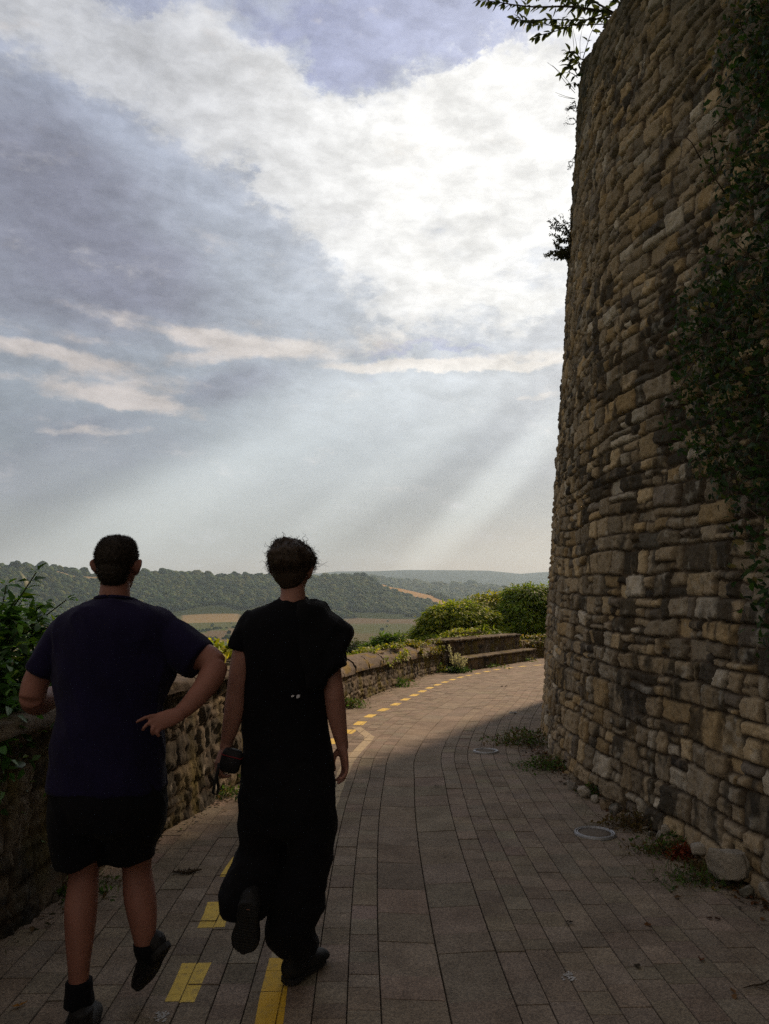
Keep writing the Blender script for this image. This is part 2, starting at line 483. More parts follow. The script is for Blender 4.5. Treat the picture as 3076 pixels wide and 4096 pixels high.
def leaves(P, D, Nn, Ls, Ws, droop=0.25, fold=0.12):
    """leaf blades with five points each side of the midrib: P base, D direction, Nn normal"""
    n = len(P); D = D / (np.linalg.norm(D, axis=1)[:, None] + 1e-9)
    S = np.cross(D, Nn); S /= (np.linalg.norm(S, axis=1)[:, None] + 1e-9); Nn = np.cross(S, D)
    Ls = Ls[:, None]; Ws = Ws[:, None]
    pts = [P, P + D * Ls * .35 + S * Ws * .5 + Nn * Ws * fold, P + D * Ls * .35 - S * Ws * .5 + Nn * Ws * fold, P + D * Ls * .4 - Nn * Ls * .02,
           P + D * Ls * .75 + S * Ws * .33 - Nn * Ls * droop * .4, P + D * Ls * .75 - S * Ws * .33 - Nn * Ls * droop * .4, P + D * Ls - Nn * Ls * droop]
    V = np.stack(pts, 1).reshape(-1, 3)
    k = np.arange(n)[:, None] * 7
    T = np.concatenate([k + np.array([[0, 3, 1]]), k + np.array([[0, 2, 3]]), k + np.array([[1, 3, 4]]), k + np.array([[3, 2, 5]]), k + np.array([[3, 6, 4]]), k + np.array([[3, 5, 6]])])
    return V, T, 7


def leafy(name, mat, parent, P, D, Nn, Ls, Ws, cols, droop=0.25, fold=0.12, origin=None):
    V, T, k = leaves(P, D, Nn, Ls, Ws, droop, fold)
    return mesh(name, V, T, mat, parent, np.repeat(cols, k, 0), True, origin)


def rvec(n, r=rng):
    v = r.normal(size=(n, 3)); return v / np.linalg.norm(v, axis=1)[:, None]


def pal(n, cols, w=None, var=0.2, r=rng):
    cols = np.array(cols, float); i = r.choice(len(cols), n, p=w)
    return cols[i] * r.uniform(1 - var, 1 + var, (n, 1))

# ------------------------------------------------------------------ masonry generator
class Masonry:
    """random rubble courses: gives relief and colour at (s, z) of a wall"""
    def __init__(s, s0, s1, z0, z1, hmean, wmean, seed, palette, weights, big_low=True):
        r = np.random.default_rng(seed); s.seed = seed; s.z = [z0]
        while s.z[-1] < z1:
            k = 1.45 if (big_low and s.z[-1] < 0.9) else 1.0
            s.z.append(s.z[-1] + hmean * k * r.uniform(0.65, 1.4))
        s.z = np.array(s.z); s.rows = []
        s.s0 = s0; s.pal = np.array(palette, float); s.w = weights
        for i in range(len(s.z) - 1):
            H = s.z[i + 1] - s.z[i]; e = [s0 - r.uniform(0, wmean)]
            while e[-1] < s1:
                e.append(e[-1] + np.clip(r.lognormal(math.log(wmean * (0.75 + 0.35 * H / hmean)), 0.42), wmean * 0.45, wmean * 2.4))
            e = np.array(e); n = len(e)
            s.rows.append((e, r.random(n) < np.clip(H / hmean * 0.30, 0, .8), r.uniform(.35, .65, n), r.uniform(-.06, .06, n)))

    def eval(s, S, Z, depth=0.035, joint=0.004, rough=1.0, dark=0.5):
        sd = s.seed; P2 = np.column_stack([S, Z])
        w1 = (fbm(P2, .7, 2, sd + 1) - .5) * 0.13; w2 = (fbm(P2, 6, 2, sd + 2) - .5) * 0.035
        w3 = (fbm(P2, 9, 2, sd + 3) - .5) * 0.05
        zz = Z + w1 + w2; ss = S + w3
        ri = np.clip(np.searchsorted(s.z, zz) - 1, 0, len(s.z) - 2)
        za, zb = s.z[ri], s.z[ri + 1]
        d = np.zeros(len(S)); cid = np.zeros(len(S), np.int64); lu = np.zeros(len(S)); lv = np.zeros(len(S))
        for r_ in range(len(s.rows)):
            m = ri == r_
            if not m.any(): continue
            e, split, frac, sl = s.rows[r_]
            z0, z1 = s.z[r_], s.z[r_ + 1]
            x = ss[m]; y = zz[m]
            k = np.clip(np.searchsorted(e, x) - 1, 0, len(e) - 2)
            x = x + sl[k] * (y - z0) * 0.6
            k = np.clip(np.searchsorted(e, x) - 1, 0, len(e) - 2)
            xa, xb = e[k], e[k + 1]
            ym = z0 + (z1 - z0) * frac[k]; sp = split[k]
            up = sp & (y > ym)
            ya = np.where(up, ym, z0); yb = np.where(sp & ~up, ym, z1)
            # split the lower piece sideways now and then
            sp2 = sp & ~up & (hash3(k, np.full(len(k), r_), np.zeros(len(k), int), sd + 5) < .5) & ((xb - xa) > .14)
            xm = (xa + xb) / 2; rt = sp2 & (x > xm)
            xa2 = np.where(rt, xm, xa); xb2 = np.where(sp2 & ~rt, xm, xb)
            dx = np.minimum(x - xa2, xb2 - x); dy = np.minimum(y - ya, yb - y)
            R = 0.02
            qx = np.maximum(R - dx, 0); qy = np.maximum(R - dy, 0)
            d[m] = R - np.sqrt(qx * qx + qy * qy)
            cid[m] = r_ * 4096 + k * 4 + up * 1 + rt * 2
            lu[m] = (x - (xa2 + xb2) / 2); lv[m] = (y - (ya + yb) / 2)
        one = np.zeros(len(S), np.int64)
        h = lambda q: hash3(cid, one, one + q, sd)
        d = d - joint - (fbm(P2, 40, 2, sd + 8) - .5) * 0.012
        body = 1 - np.exp(-np.maximum(d, 0) / 0.005)
        off = (h(1) - .45) * depth * .85 + lu * (h(2) - .5) * .22 + lv * (h(3) - .5) * .25
        cr = np.abs(fbm(P2 + np.column_stack([h(11), h(12)]) * 9, 11, 3, sd + 20) - .5)
        pill = np.clip(d / 0.05, 0, 1) ** .6 * 0.012 * (0.3 + h(4))
        relief = (fbm(P2 * [1, 1], 26, 5, sd + 9, .65) - .5) * 0.044 * rough + (fbm(P2 * [3.2, .6], 10, 4, sd + 10) - .5) * 0.026 * rough
        hgt = body * (depth * .75 + off + pill * .6 + relief - .035 * rough * np.clip(.10 - cr, 0, 1)) - (1 - body) * 0.004
        gone = h(9) < 0.025
        hgt = np.where(gone, hgt * 0.15 - depth * .4, hgt)
        ci = np.searchsorted(np.cumsum(s.w), h(5) * 0.9999)
        c = s.pal[np.minimum(ci, len(s.pal) - 1)] * (0.72 + 0.56 * h(6))[:, None]
        st = fbm(P2 * [1.0, .33], 13, 4, sd + 11) * .62 + h(7) * .55
        big = fbm(P2 * [1, .8], .8, 3, sd + 12)
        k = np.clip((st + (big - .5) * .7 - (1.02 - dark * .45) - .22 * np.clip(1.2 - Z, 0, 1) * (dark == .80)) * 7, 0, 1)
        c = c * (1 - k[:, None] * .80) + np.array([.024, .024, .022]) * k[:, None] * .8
        pale = np.clip((fbm(P2, 15, 3, sd + 13) - .62) * 9, 0, 1) * (h(8) > .6)
        c = c * (1 - pale[:, None] * .5) + np.array([.50, .47, .40]) * pale[:, None] * .5
        mort = np.array([.095, .072, .05]) * (0.6 + 0.8 * fbm(P2, 12, 2, sd + 14))[:, None]  # mortar brown, set darker to deepen the shade in the gaps
        b = np.clip(body * 1.35 - .2, 0, 1)[:, None]
        return hgt, c * b + mort * (1 - b)


PAL = [(.43, .32, .18), (.38, .305, .205), (.31, .26, .19), (.49, .385, .24), (.54, .485, .39), (.21, .18, .145)]
PW = [.12, .33, .27, .11, .07, .10]


class Path:
    """plane curve by points, arclength parameter"""
    def __init__(s, pts, n=40):
        q = catmull(np.array(pts, float), n); L = np.concatenate([[0], np.cumsum(np.linalg.norm(np.diff(q, axis=0), axis=1))])
        s.q, s.L = q, L
    def at(s, t):
        t = np.asarray(t, float)
        return np.column_stack([np.interp(t, s.L, s.q[:, 0]), np.interp(t, s.L, s.q[:, 1])])
    def nrm(s, t, e=0.05):
        """unit vector to the right of the direction of travel"""
        d = s.at(np.minimum(t + e, s.L[-1])) - s.at(np.maximum(t - e, 0)); d /= np.linalg.norm(d, axis=1)[:, None] + 1e-12
        return np.column_stack([d[:, 1], -d[:, 0]])
    def t_at_y(s, y):
        i = np.argmin(abs(s.q[:, 1] - y)); return s.L[i]


# ------------------------------------------------------------------ the tall battered rampart on the right
def rampart():
    # base line by heading
    hx, hy = 2.05, 4.07; ds = 0.05
    S = np.arange(0, 26, ds)
    head = np.radians(np.interp(S, [0, 1.6, 2.4, 3.2, 4.0, 12.0, 26], [-11.0, -10.5, -5.5, 1.5, 9.5, 33, 75]))
    xf = hx + np.concatenate([[0], np.cumsum(np.sin(head[:-1]) * ds)]); yf = hy + np.concatenate([[0], np.cumsum(np.cos(head[:-1]) * ds)])
    Sb = np.arange(1, 150) * ds
    xb = hx + Sb * math.sin(math.radians(9)); yb = hy - Sb * math.cos(math.radians(9))
    pts = np.vstack([np.column_stack([xb, yb])[::-1], np.column_stack([xf, yf])])
    L = np.concatenate([[0], np.cumsum(np.linalg.norm(np.diff(pts, axis=0), axis=1))]) - len(Sb) * ds
    f = lambda t: np.column_stack([np.interp(t, L, pts[:, 0]), np.interp(t, L, pts[:, 1])])
    t = np.concatenate([np.arange(-7.2, -1.3, .09), np.arange(-1.3, 6.2, .0115), np.arange(6.2, 9, .03), np.arange(9, 25.8, .12)])
    z = np.concatenate([np.arange(-.5, 3.2, .0115), np.arange(3.2, 8.5, .016)])
    p = f(t); d = f(t + .1) - f(t - .1); d /= np.linalg.norm(d, axis=1)[:, None]
    n = np.column_stack([-d[:, 1], d[:, 0]])          # towards the road
    TT, ZZ = np.meshgrid(t, z, indexing='ij')
    ms = Masonry(-7.6, 26.5, -.7, 9.3, .128, .150, 3, PAL, PW)
    g = gz(p[:, 1])
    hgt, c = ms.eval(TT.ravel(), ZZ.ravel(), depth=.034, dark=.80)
    hgt = hgt.reshape(TT.shape)
    # bulging foot, batter, rounded crown
    Zr = ZZ
    off = .055 * Zr + .028 * np.clip(Zr - 1.5, 0, 9) + 1.75 * np.clip((Zr - np.interp(TT, [2.0, 3.4, 4.6], [6.8, 7.02, 7.72])) / 1.2, 0, 2) ** 1.1
    off = off - .05 * np.exp(-np.clip(Zr, 0, 9) / .25) * (fbm(np.column_stack([TT.ravel(), ZZ.ravel()]), 3, 2, 4).reshape(TT.shape))
    off = off - (fbm(np.column_stack([TT.ravel(), ZZ.ravel() * .5]), .5, 3, 9).reshape(TT.shape) - .5) * .22
    o = hgt - off
    X = p[:, 0][:, None] + n[:, 0][:, None] * o; Y = p[:, 1][:, None] + n[:, 1][:, None] * o
    Zc = ZZ + g[:, None] * np.clip(1 - ZZ / 3, 0, 1) * 1.0
    V = np.stack([X, Y, Zc], -1)
    # crown closes over the top
    back = V[:, -1, :].copy(); cr = []
    for k, (dd, dz) in enumerate(((.3, .06), (.9, .1), (4.0, .0), (4.0, -9.2))):
        q = back.copy(); q[:, 0] -= n[:, 0] * dd; q[:, 1] -= n[:, 1] * dd; q[:, 2] += dz
        if dd > 2: q[:, :2] = back[:, :2] - n * np.where(t > 3, np.interp(t, [3, 14, 26], [4, 3, 1.5]), 4)[:, None]
        cr.append(q)
    cr = np.stack(cr, 1); cols = c.reshape(TT.shape + (3,))
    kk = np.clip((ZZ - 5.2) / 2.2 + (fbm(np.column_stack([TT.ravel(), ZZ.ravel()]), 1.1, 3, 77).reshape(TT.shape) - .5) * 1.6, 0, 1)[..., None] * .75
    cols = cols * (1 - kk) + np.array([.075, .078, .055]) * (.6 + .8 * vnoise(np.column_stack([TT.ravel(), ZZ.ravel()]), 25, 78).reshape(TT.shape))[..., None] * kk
    V = np.concatenate([V, cr], 1); cols = np.concatenate([cols, np.tile(np.array([.06, .07, .035]), (len(t), 4, 1))], 1)
    nv = V.shape[1]
    root = empty('rampart_wall', (2.0, 7, 0), 'towering battered rampart of rubble limestone blocks curving away on the right side of the paved way', 'stone wall')
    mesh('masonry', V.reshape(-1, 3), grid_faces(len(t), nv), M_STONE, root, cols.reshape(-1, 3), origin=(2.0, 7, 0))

    def surf(tt, zz):
        """point and outward normal of the wall face"""
        pp = f(tt); dd = f(tt + .1) - f(tt - .1); dd /= np.linalg.norm(dd, axis=1)[:, None]; nn = np.column_stack([-dd[:, 1], dd[:, 0]])
        o_ = .03 - (.055 * zz + .028 * np.clip(zz - 1.5, 0, 9) + 1.75 * np.clip((zz - np.interp(tt, [2.0, 3.4, 4.6], [6.8, 7.02, 7.72])) / 1.2, 0, 2) ** 1.1)
        q = pp + nn * o_[:, None]
        return np.column_stack([q, zz]), np.column_stack([nn, np.full(len(nn), .08)])
    return surf


WALL = rampart()

# ------------------------------------------------------------------ the low parapet on the left
E_ = gnd(1770, 2687)[:2]; F_ = gnd(2081, 2637)[:2]
PAR = Path([(-1.95, -2.0), (-1.88, 0.5), (-1.80, 2.2), (-1.71, 3.59), (-1.65, 4.2), (-1.46, 5.15), (-1.20, 6.52), (-.93, 8.6), (-.57, 11.3), (.15, 14.26),
            tuple(E_), tuple(F_), tuple(F_ + np.array([1.0, .95])), tuple(F_ + np.array([3, 2.2])), tuple(F_ + np.array([6, 3.2])), tuple(F_ + np.array([11, 3.6]))], 30)
tE, tF = PAR.t_at_y(E_[1]), PAR.t_at_y(F_[1])


def parapet(t0, t1, hfun, name, label, thick, cop, seed, dt, flat=False, tint=None, mossy=.3):
    t = np.arange(t0, t1, dt); p = PAR.at(t); n = PAR.nrm(t); g = gz(p[:, 1]); H = hfun(t)
    m = 46 if dt < .03 else 30
    zz = np.linspace(-.1, 1, m)
    TT, KK = np.meshgrid(t, zz, indexing='ij'); ZZ = KK * H[:, None]
    ms = Masonry(t0 - .3, t1 + .3, -.4, 1.4, .15 if flat else .12, .2 if flat else .17, seed, [(.20, .17, .13), (.16, .135, .105), (.24, .20, .14), (.11, .10, .08)], [.3, .35, .15, .2], big_low=False)
    hgt, c = ms.eval(TT.ravel(), ZZ.ravel(), depth=.018, rough=1.3, dark=.75)
    P2 = np.column_stack([TT.ravel(), ZZ.ravel()])
    mo = np.clip((fbm(P2 * [1, .5], 6, 3, seed + 50) - .5) * 6 * mossy * 2.2, 0, .8)[:, None]
    c = c * (1 - mo) + np.array([.13, .11, .025]) * mo * (0.5 + fbm(P2, 20, 2, seed + 51))[:, None]
    hgt = hgt.reshape(TT.shape) + (fbm(P2, 1.2, 2, seed).reshape(TT.shape) - .5) * .08 - .04 * KK
    front = np.stack([p[:, 0][:, None] + n[:, 0][:, None] * hgt, p[:, 1][:, None] + n[:, 1][:, None] * hgt, g[:, None] + ZZ], -1)
    top = front[:, -1:, :].copy(); bk = top.copy(); bk[:, 0, :2] = p - n * thick; bt = bk.copy(); bt[:, 0, 2] = g - 1.6
    V = np.concatenate([front, bk, bt], 1); cols = c.reshape(TT.shape + (3,)); cols = np.concatenate([cols, cols[:, -1:], cols[:, -1:]], 1)
    mid = PAR.at([(t0 + t1) / 2])[0]; org = (mid[0], mid[1], float(gz(mid[1])))
    root = empty(name, org, label, 'parapet')
    mesh('masonry', V.reshape(-1, 3), grid_faces(len(t), V.shape[1]), M_STONE, root, cols.reshape(-1, 3), origin=org)
    # coping stones
    r = np.random.default_rng(seed); a = t0
    while a < t1 - .2:
        b = min(a + r.uniform(.55, 1.0), t1)
        tt = np.arange(a + .008, b - .004, .02 if dt < .03 else .04)
        if len(tt) < 4: break
        pp = PAR.at(tt); nn = PAR.nrm(tt); HH = hfun(tt) + gz(pp[:, 1])
        if flat:   # slab with rounded nose
            prof = [(.055, .0), (.062, .03), (.05, .06), (.02, .072), (-thick * .5, .078), (-thick - .02, .066), (-thick - .05, .03), (-thick - .04, 0)]
        else:      # half round
            R = thick / 2 + .035; prof = [(R * math.cos(q) - thick / 2, .02 + cop * math.sin(q)) for q in np.linspace(-.12, math.pi + .12, 18)]
        prof = catmull(np.array(prof), 3)
        V = np.zeros((len(tt), len(prof), 3)); jit = r.uniform(-.012, .012, 2)
        nz = lambda k: (fbm(np.column_stack([np.repeat(tt, len(prof)), np.tile(np.arange(len(prof)) * .04, len(tt))]), k, 3, seed + 5).reshape(len(tt), -1) - .5)
        w = nz(14) * .03 + nz(3) * .04
        edge = np.minimum(1, np.minimum(tt - tt[0], tt[-1] - tt) / .03) ** .5
        e = .975 + .025 * edge
        off = (prof[:, 0][None, :] + thick / 2) * e[:, None] - thick / 2 + w * np.sign(prof[:, 0] + thick / 2)[None, :] * .6 + jit[0]
        up = prof[:, 1][None, :] * e[:, None] + w * .6 + jit[1]
        V[..., 0] = pp[:, 0][:, None] + nn[:, 0][:, None] * off; V[..., 1] = pp[:, 1][:, None] + nn[:, 1][:, None] * off
        V[..., 2] = HH[:, None] + up
        base = np.array([.165, .14, .115]) * r.uniform(.8, 1.15)
        q2 = np.column_stack([np.repeat(tt, len(prof)), np.tile(np.arange(len(prof)) * .04, len(tt))])
        mo = np.clip((fbm(q2, 5, 3, seed + 60) - .56) * 8, 0, .8)[:, None] * mossy * 1.6
        cc = base * (.75 + .5 * fbm(q2, 18, 3, seed + 61))[:, None]; cc = cc * (1 - mo) + np.array([.24, .17, .03]) * mo
        nvv = V.shape[1]; Fq = grid_faces(len(tt), nvv)[:, ::-1]
        # end caps
        Vf = V.reshape(-1, 3); c0 = V[0].mean(0); c1 = V[-1].mean(0)
        Vf = np.vstack([Vf, c0, c1]); k = np.arange(nvv - 1); N_ = len(Vf)
        T = np.vstack([np.column_stack([k, k + 1, np.full(nvv - 1, N_ - 2)]), np.column_stack([(len(tt) - 1) * nvv + k + 1, (len(tt) - 1) * nvv + k, np.full(nvv - 1, N_ - 1)])])
        mesh('coping_stone', Vf, [Fq, T], M_STONE, root, np.vstack([cc, base, base]), origin=tuple(c0))
        a = b
    return root


tN = PAR.t_at_y(7.6)
parapet(0.2, tN, lambda t: np.interp(t, [0, tN], [.90, .88]), 'parapet', 'chest low rubble parapet with flat coping slabs running past the two walkers on the left', .42, .1, 21, .016, flat=True, mossy=.15)
parapet(tN + .02, tE - .05, lambda t: np.interp(t, [tN, PAR.t_at_y(11), tE], [.48, .45, .42]), 'parapet', 'low mossy parapet with half round coping between the curly haired walker and the stone bench', .42, .20, 22, .03, mossy=.55)
parapet(tF + .35, PAR.L[-1] - .3, lambda t: np.interp(t, [tF, tF + 6], [.40, .36]), 'parapet', 'far stretch of low parapet overgrown with yellow moss beyond the stone bench', .42, .12, 23, .05, mossy=.9)


def bench():
    A = PAR.at([tE])[0]; B = PAR.at([tF])[0]; d = B - A; Ln = np.linalg.norm(d); d /= Ln; n = np.array([d[1], -d[0]])
    mid = (A + B) / 2; org = (mid[0], mid[1], float(gz(mid[1])) + 0.0)
    root = empty('stone_bench', org, 'long stone bench with a high backrest built into the low parapet at the road bend', 'bench')

    def block(name, u0, u1, prof, seed, base, flare=0.0, moss=.35):
        """prof: closed section (offset towards road, height), swept from u0 to u1"""
        prof = np.array(prof + [prof[0]], float); Q = []
        for i in range(len(prof) - 1):
            k = max(2, int(np.linalg.norm(prof[i + 1] - prof[i]) / .035)); tt = np.linspace(0, 1, k, endpoint=False)[:, None]
            Q.append(prof[i] * (1 - tt) + prof[i + 1] * tt)
        Q = np.vstack(Q); m = len(Q); uu = np.arange(u0, u1 + .01, .035); nn_ = len(uu)
        q2 = np.column_stack([np.repeat(uu, m), np.tile(np.cumsum(np.linalg.norm(np.diff(np.vstack([Q, Q[:1]]), axis=0), axis=1)), nn_)])
        ms = Masonry(u0 - .3, u1 + .3, -.3, 3.5, .16, .24, seed, [(.15, .125, .095), (.12, .10, .08), (.18, .145, .10)], [.4, .35, .25], big_low=False)
        h, c = ms.eval(q2[:, 0], q2[:, 1], depth=.018, dark=.85)
        mo = np.clip((fbm(q2 * [1, .6], 6, 3, seed + 50) - .52) * 7 * moss * 2, 0, .8)[:, None]; c = c * (1 - mo) + np.array([.15, .125, .025]) * mo
        cen = Q.mean(0); dirn = Q - cen; dirn /= np.linalg.norm(dirn, axis=1)[:, None]
        QQ = np.tile(Q, (nn_, 1)) + np.tile(dirn, (nn_, 1)) * h[:, None]
        U = np.repeat(uu, m)
        if flare: U = U + (flare * np.clip((.9 - QQ[:, 1]) / .9, 0, 1)) * (U > (u1 - .4))
        XY = A + np.outer(U, d) + np.outer(QQ[:, 0], n)
        V = np.column_stack([XY, gz(XY[:, 1]) + QQ[:, 1]])
        i = np.arange(nn_ - 1)[:, None]; j = np.arange(m)[None, :]; j2 = (j + 1) % m
        F = np.stack([i * m + j, (i + 1) * m + j, (i + 1) * m + j2, i * m + j2], -1).reshape(-1, 4)
        c0, c1 = V[:m].mean(0), V[-m:].mean(0); N_ = len(V); V = np.vstack([V, c0, c1]); j = np.arange(m); j2 = (j + 1) % m
        T = np.vstack([np.column_stack([j, j2, np.full(m, N_)]), np.column_stack([(nn_ - 1) * m + j2, (nn_ - 1) * m + j, np.full(m, N_ + 1)])])
        return mesh(name, V, [F, T], M_STONE, root, np.vstack([c, base, base]), origin=org)
    block('backrest', .02, Ln + .02, [(.0, -.1), (.0, .66), (-.42, .66), (-.42, -.1)], 31, (.13, .11, .09), flare=.0)
    block('seat', .35, Ln + .05, [(.42, -.1), (.42, .25), (.012, .25), (.012, -.1)], 32, (.13, .11, .09))
    block('coping', .0, Ln + .04, [(.05, .675), (.05, .73), (-.46, .74), (-.46, .675)], 33, (.17, .145, .12), moss=.1)
    block('seat_slab', .33, Ln + .07, [(.47, .265), (.47, .315), (.015, .315), (.015, .265)], 34, (.17, .145, .12), moss=.25)
    block('end_block', Ln + .03, Ln + .34, [(.05, -.1), (.02, .50), (-.42, .55), (-.42, -.1)], 35, (.12, .10, .08))


bench()

# ------------------------------------------------------------------ road
_n1, _n2 = gnd(748, 3941), gnd(859, 3672)
DA = [(_n1[0], _n1[1]), (_n2[0], _n2[1]), (-.84, 4.5), (-.74, 6.2), (-.57, 8.35), (-.42, 9.0), (-.19, 10.39), (.11, 11.43), (.42, 12.64), (.94, 14.61), (1.58, 16.57)]
_us = [1935, 1968, 1997, 2026]; _vs = [2689, 2684, 2678, 2673]
_pp = [gnd(u, v) for u, v in zip(_us, _vs)]
DASH = Path([(_n1[0] + .07, .3), (_n1[0] + .03, 1.6)] + DA + [(_pp[0][0], _pp[0][1]), (_pp[3][0], _pp[3][1]), (_pp[3][0] + 1.2, _pp[3][1] + 1.2), (_pp[3][0] + 4, _pp[3][1] + 3), (_pp[3][0] + 9, _pp[3][1] + 4.2)], 30)


def offset_pt(y, o):
    t = np.array([DASH.t_at_y(y)]); p = DASH.at(t)[0] + DASH.nrm(t)[0] * o; return tuple(p)


REF = Path([(.34, -3), (.30, .5), (.27, 2), (.245, 2.93), (.22, 3.96), (.215, 5.32), (.25, 6.6), (.33, 7.97)] + [offset_pt(y, .95) for y in (10.3, 12.6, 14.6, 16.6)] +
           [tuple(DASH.at([DASH.L[-1] * 0 + DASH.t_at_y(_pp[0][1]) + k])[0] + DASH.nrm(np.array([DASH.t_at_y(_pp[0][1]) + k]))[0] * .95) for k in (0, 2, 5, 9)], 30)


def m_paver():
    t = NT('concrete_paver', Roughness=0.9); t.b.inputs['Specular IOR Level'].default_value = 0.15
    p = t.geo()
    v = t.node('ShaderNodeTexVoronoi', {'Vector': p, 'Scale': 170.0}).outputs['Color']
    v2 = t.noise(p, 260, 2, .6); n = t.noise(p, 5, 5, .6); n2 = t.noise(p, 45, 4, .7)
    sp = t.node('ShaderNodeSeparateColor', {0: v}).outputs[0]
    c = t.mix(t.ramp(sp, 0, 1, 0, 1), (0.66, 0.66, 0.66, 1), (1.45, 1.4, 1.3, 1))
    c = t.mix(1.0, t.attr(), c, 'MULTIPLY')
    c = t.mix(t.ramp(v2, .66, .72, 0, .6), c, (.32, .29, .25, 1))
    c = t.mix(t.ramp(n, .35, .7, 0, .8), c, (.58, .56, .54, 1), 'MULTIPLY')
    c = t.mix(t.ramp(n2, .5, .75, 0, .35), c, (.6, .58, .55, 1), 'MULTIPLY')
    h = t.node('ShaderNodeMath', {0: sp, 1: n2}, operation='ADD').outputs[0]
    return t.set(Base_Color=c, Normal=t.bump(h, .5, .002)).m


def road():
    rows = [(-.255, 0.0, .31), (0.0, .255, .31)]
    o = .255
    while o < 5.6: rows.append((o, o + .127, .165)); o += .127
    o = -.255
    while o > -3.6: rows.append((o - .127, o, .165)); o -= .127
    V = []; Q = []; C = []; n = 0; r = np.random.default_rng(11)
    Ls = REF.L[-1]
    for (a, b, ln) in rows:
        e = [r.uniform(0, ln)]
        while e[-1] < Ls - .6: e.append(e[-1] + ln * (r.choice([.6, 1.0, 1.0, 1.0, 1.3]) if ln > .3 else r.choice([.62, 1.0, 1.0, 1.0, 1.0])))
        e = np.array(e); s0, s1 = e[:-1], e[1:]; k = len(s0)
        g = .0014 if ln < .3 else .0026; ga = .0032 if ln < .3 else .0042
        so = r.uniform(-.012, .012, k) if ln < .3 else r.uniform(-.02, .02, k)
        zt = r.normal(0, .0011, k)
        dip = lambda off: -.014 * np.clip(1 - abs(off) / .3, 0, 1)
        out = []
        for (ss, oo, dz) in ((s0 + g, a + ga, 0), (s1 - g, a + ga, 0), (s1 - g, b - ga, 0), (s0 + g, b - ga, 0), (s0 + g * .2, a + ga * .2, -.008), (s1 - g * .2, a + ga * .2, -.008), (s1 - g * .2, b - ga * .2, -.008), (s0 + g * .2, b - ga * .2, -.008)):
            off = np.full(k, oo); ss = ss + so * 0
            p = REF.at(ss) + REF.nrm(ss) * off[:, None]
            # curb side slant across the row
            z = gz(p[:, 1]) + zt + dz + dip(oo) + r.normal(0, .0004, k)
            out.append(np.column_stack([p, z]))
        P = np.stack(out, 1)
        keep = (P[:, 0, 1] > .9) & (P[:, 0, 1] < 40) & (P[:, 0, 0] < 14)
        P = P[keep]; k = len(P)
        base = np.array([.232, .197, .163]) * r.uniform(.86, 1.14, (k, 1)) * (1 + r.normal(0, .02, (k, 3)))
        V.append(P.reshape(-1, 3)); i = np.arange(k)[:, None, None] * 8
        f = np.array([[0, 3, 2, 1], [0, 1, 5, 4], [1, 2, 6, 5], [2, 3, 7, 6], [3, 0, 4, 7]])
        Q.append((i + f[None]).reshape(-1, 4) + n); n += k * 8
        cc = np.repeat(base[:, None, :], 8, 1); cc[:, 4:] *= .25; C.append(cc.reshape(-1, 3))
    global TOPS; TOPS = np.concatenate(V).reshape(-1, 8, 3)[:, :4]
    o = mesh('road', np.concatenate(V), np.concatenate(Q), m_paver(), None, np.concatenate(C), smooth=False)
    o['kind'] = 'structure'
    # sand bed under the blocks
    s = np.arange(0, Ls, .15); off = np.linspace(-4, 6, 60)
    P = REF.at(s); Nn = REF.nrm(s)
    X = P[:, 0][:, None] + Nn[:, 0][:, None] * off; Y = P[:, 1][:, None] + Nn[:, 1][:, None] * off
    W = np.stack([X, Y, gz(Y) - .009 - .014 * np.clip(1 - abs(off) / .3, 0, 1)[None, :]], -1)
    bed = mesh('road_bed', W.reshape(-1, 3), grid_faces(len(s), 60)[:, ::-1], m_plain('joint_sand', (.028, .024, .018), 1, 0, .5, 40), None)
    bed['kind'] = 'structure'


road()


def m_paint(name, a, b, wear=.5):
    t = NT(name, Roughness=0.7); t.b.inputs['Specular IOR Level'].default_value = 0.25
    p = t.geo(); n = t.noise(p, 40, 6, .75); n2 = t.noise(p, 190, 3, .7); n3 = t.noise(p, 6, 3)
    c = t.mix(t.ramp(n3, .3, .7), a, b)
    c = t.mix(t.ramp(n, .50, .62, 0, wear), c, (.17, .14, .10, 1))
    c = t.mix(t.ramp(n2, .5, .8, 0, .4), c, (.25, .2, .1, 1), 'MULTIPLY')
    return t.set(Base_Color=c, Normal=t.bump(n2, .4, .001)).m


M_YEL = m_paint('yellow_paint', (.78, .56, .10, 1), (.66, .47, .08, 1)); M_YELL = m_paint('yellow_paint_new', (.78, .46, .02, 1), (.70, .45, .05, 1), .35)
M_CREAM = m_paint('worn_cream_paint', (.42, .34, .20, 1), (.36, .29, .18, 1), .8)


def clip_poly(P, Q):
    """P clipped by convex Q (both counter-clockwise lists of x, y)"""
    out = P
    for i in range(len(Q)):
        a, c = Q[i], Q[(i + 1) % len(Q)]; e = (c[0] - a[0], c[1] - a[1]); inp, out = out, []
        if not inp: return []
        for k in range(len(inp)):
            p, q = inp[k], inp[(k + 1) % len(inp)]
            dp = e[0] * (p[1] - a[1]) - e[1] * (p[0] - a[0]); dq = e[0] * (q[1] - a[1]) - e[1] * (q[0] - a[0])
            if dp >= 0: out.append(p)
            if dp * dq < 0:
                t = dp / (dp - dq); out.append((p[0] + (q[0] - p[0]) * t, p[1] + (q[1] - p[1]) * t))
    return out


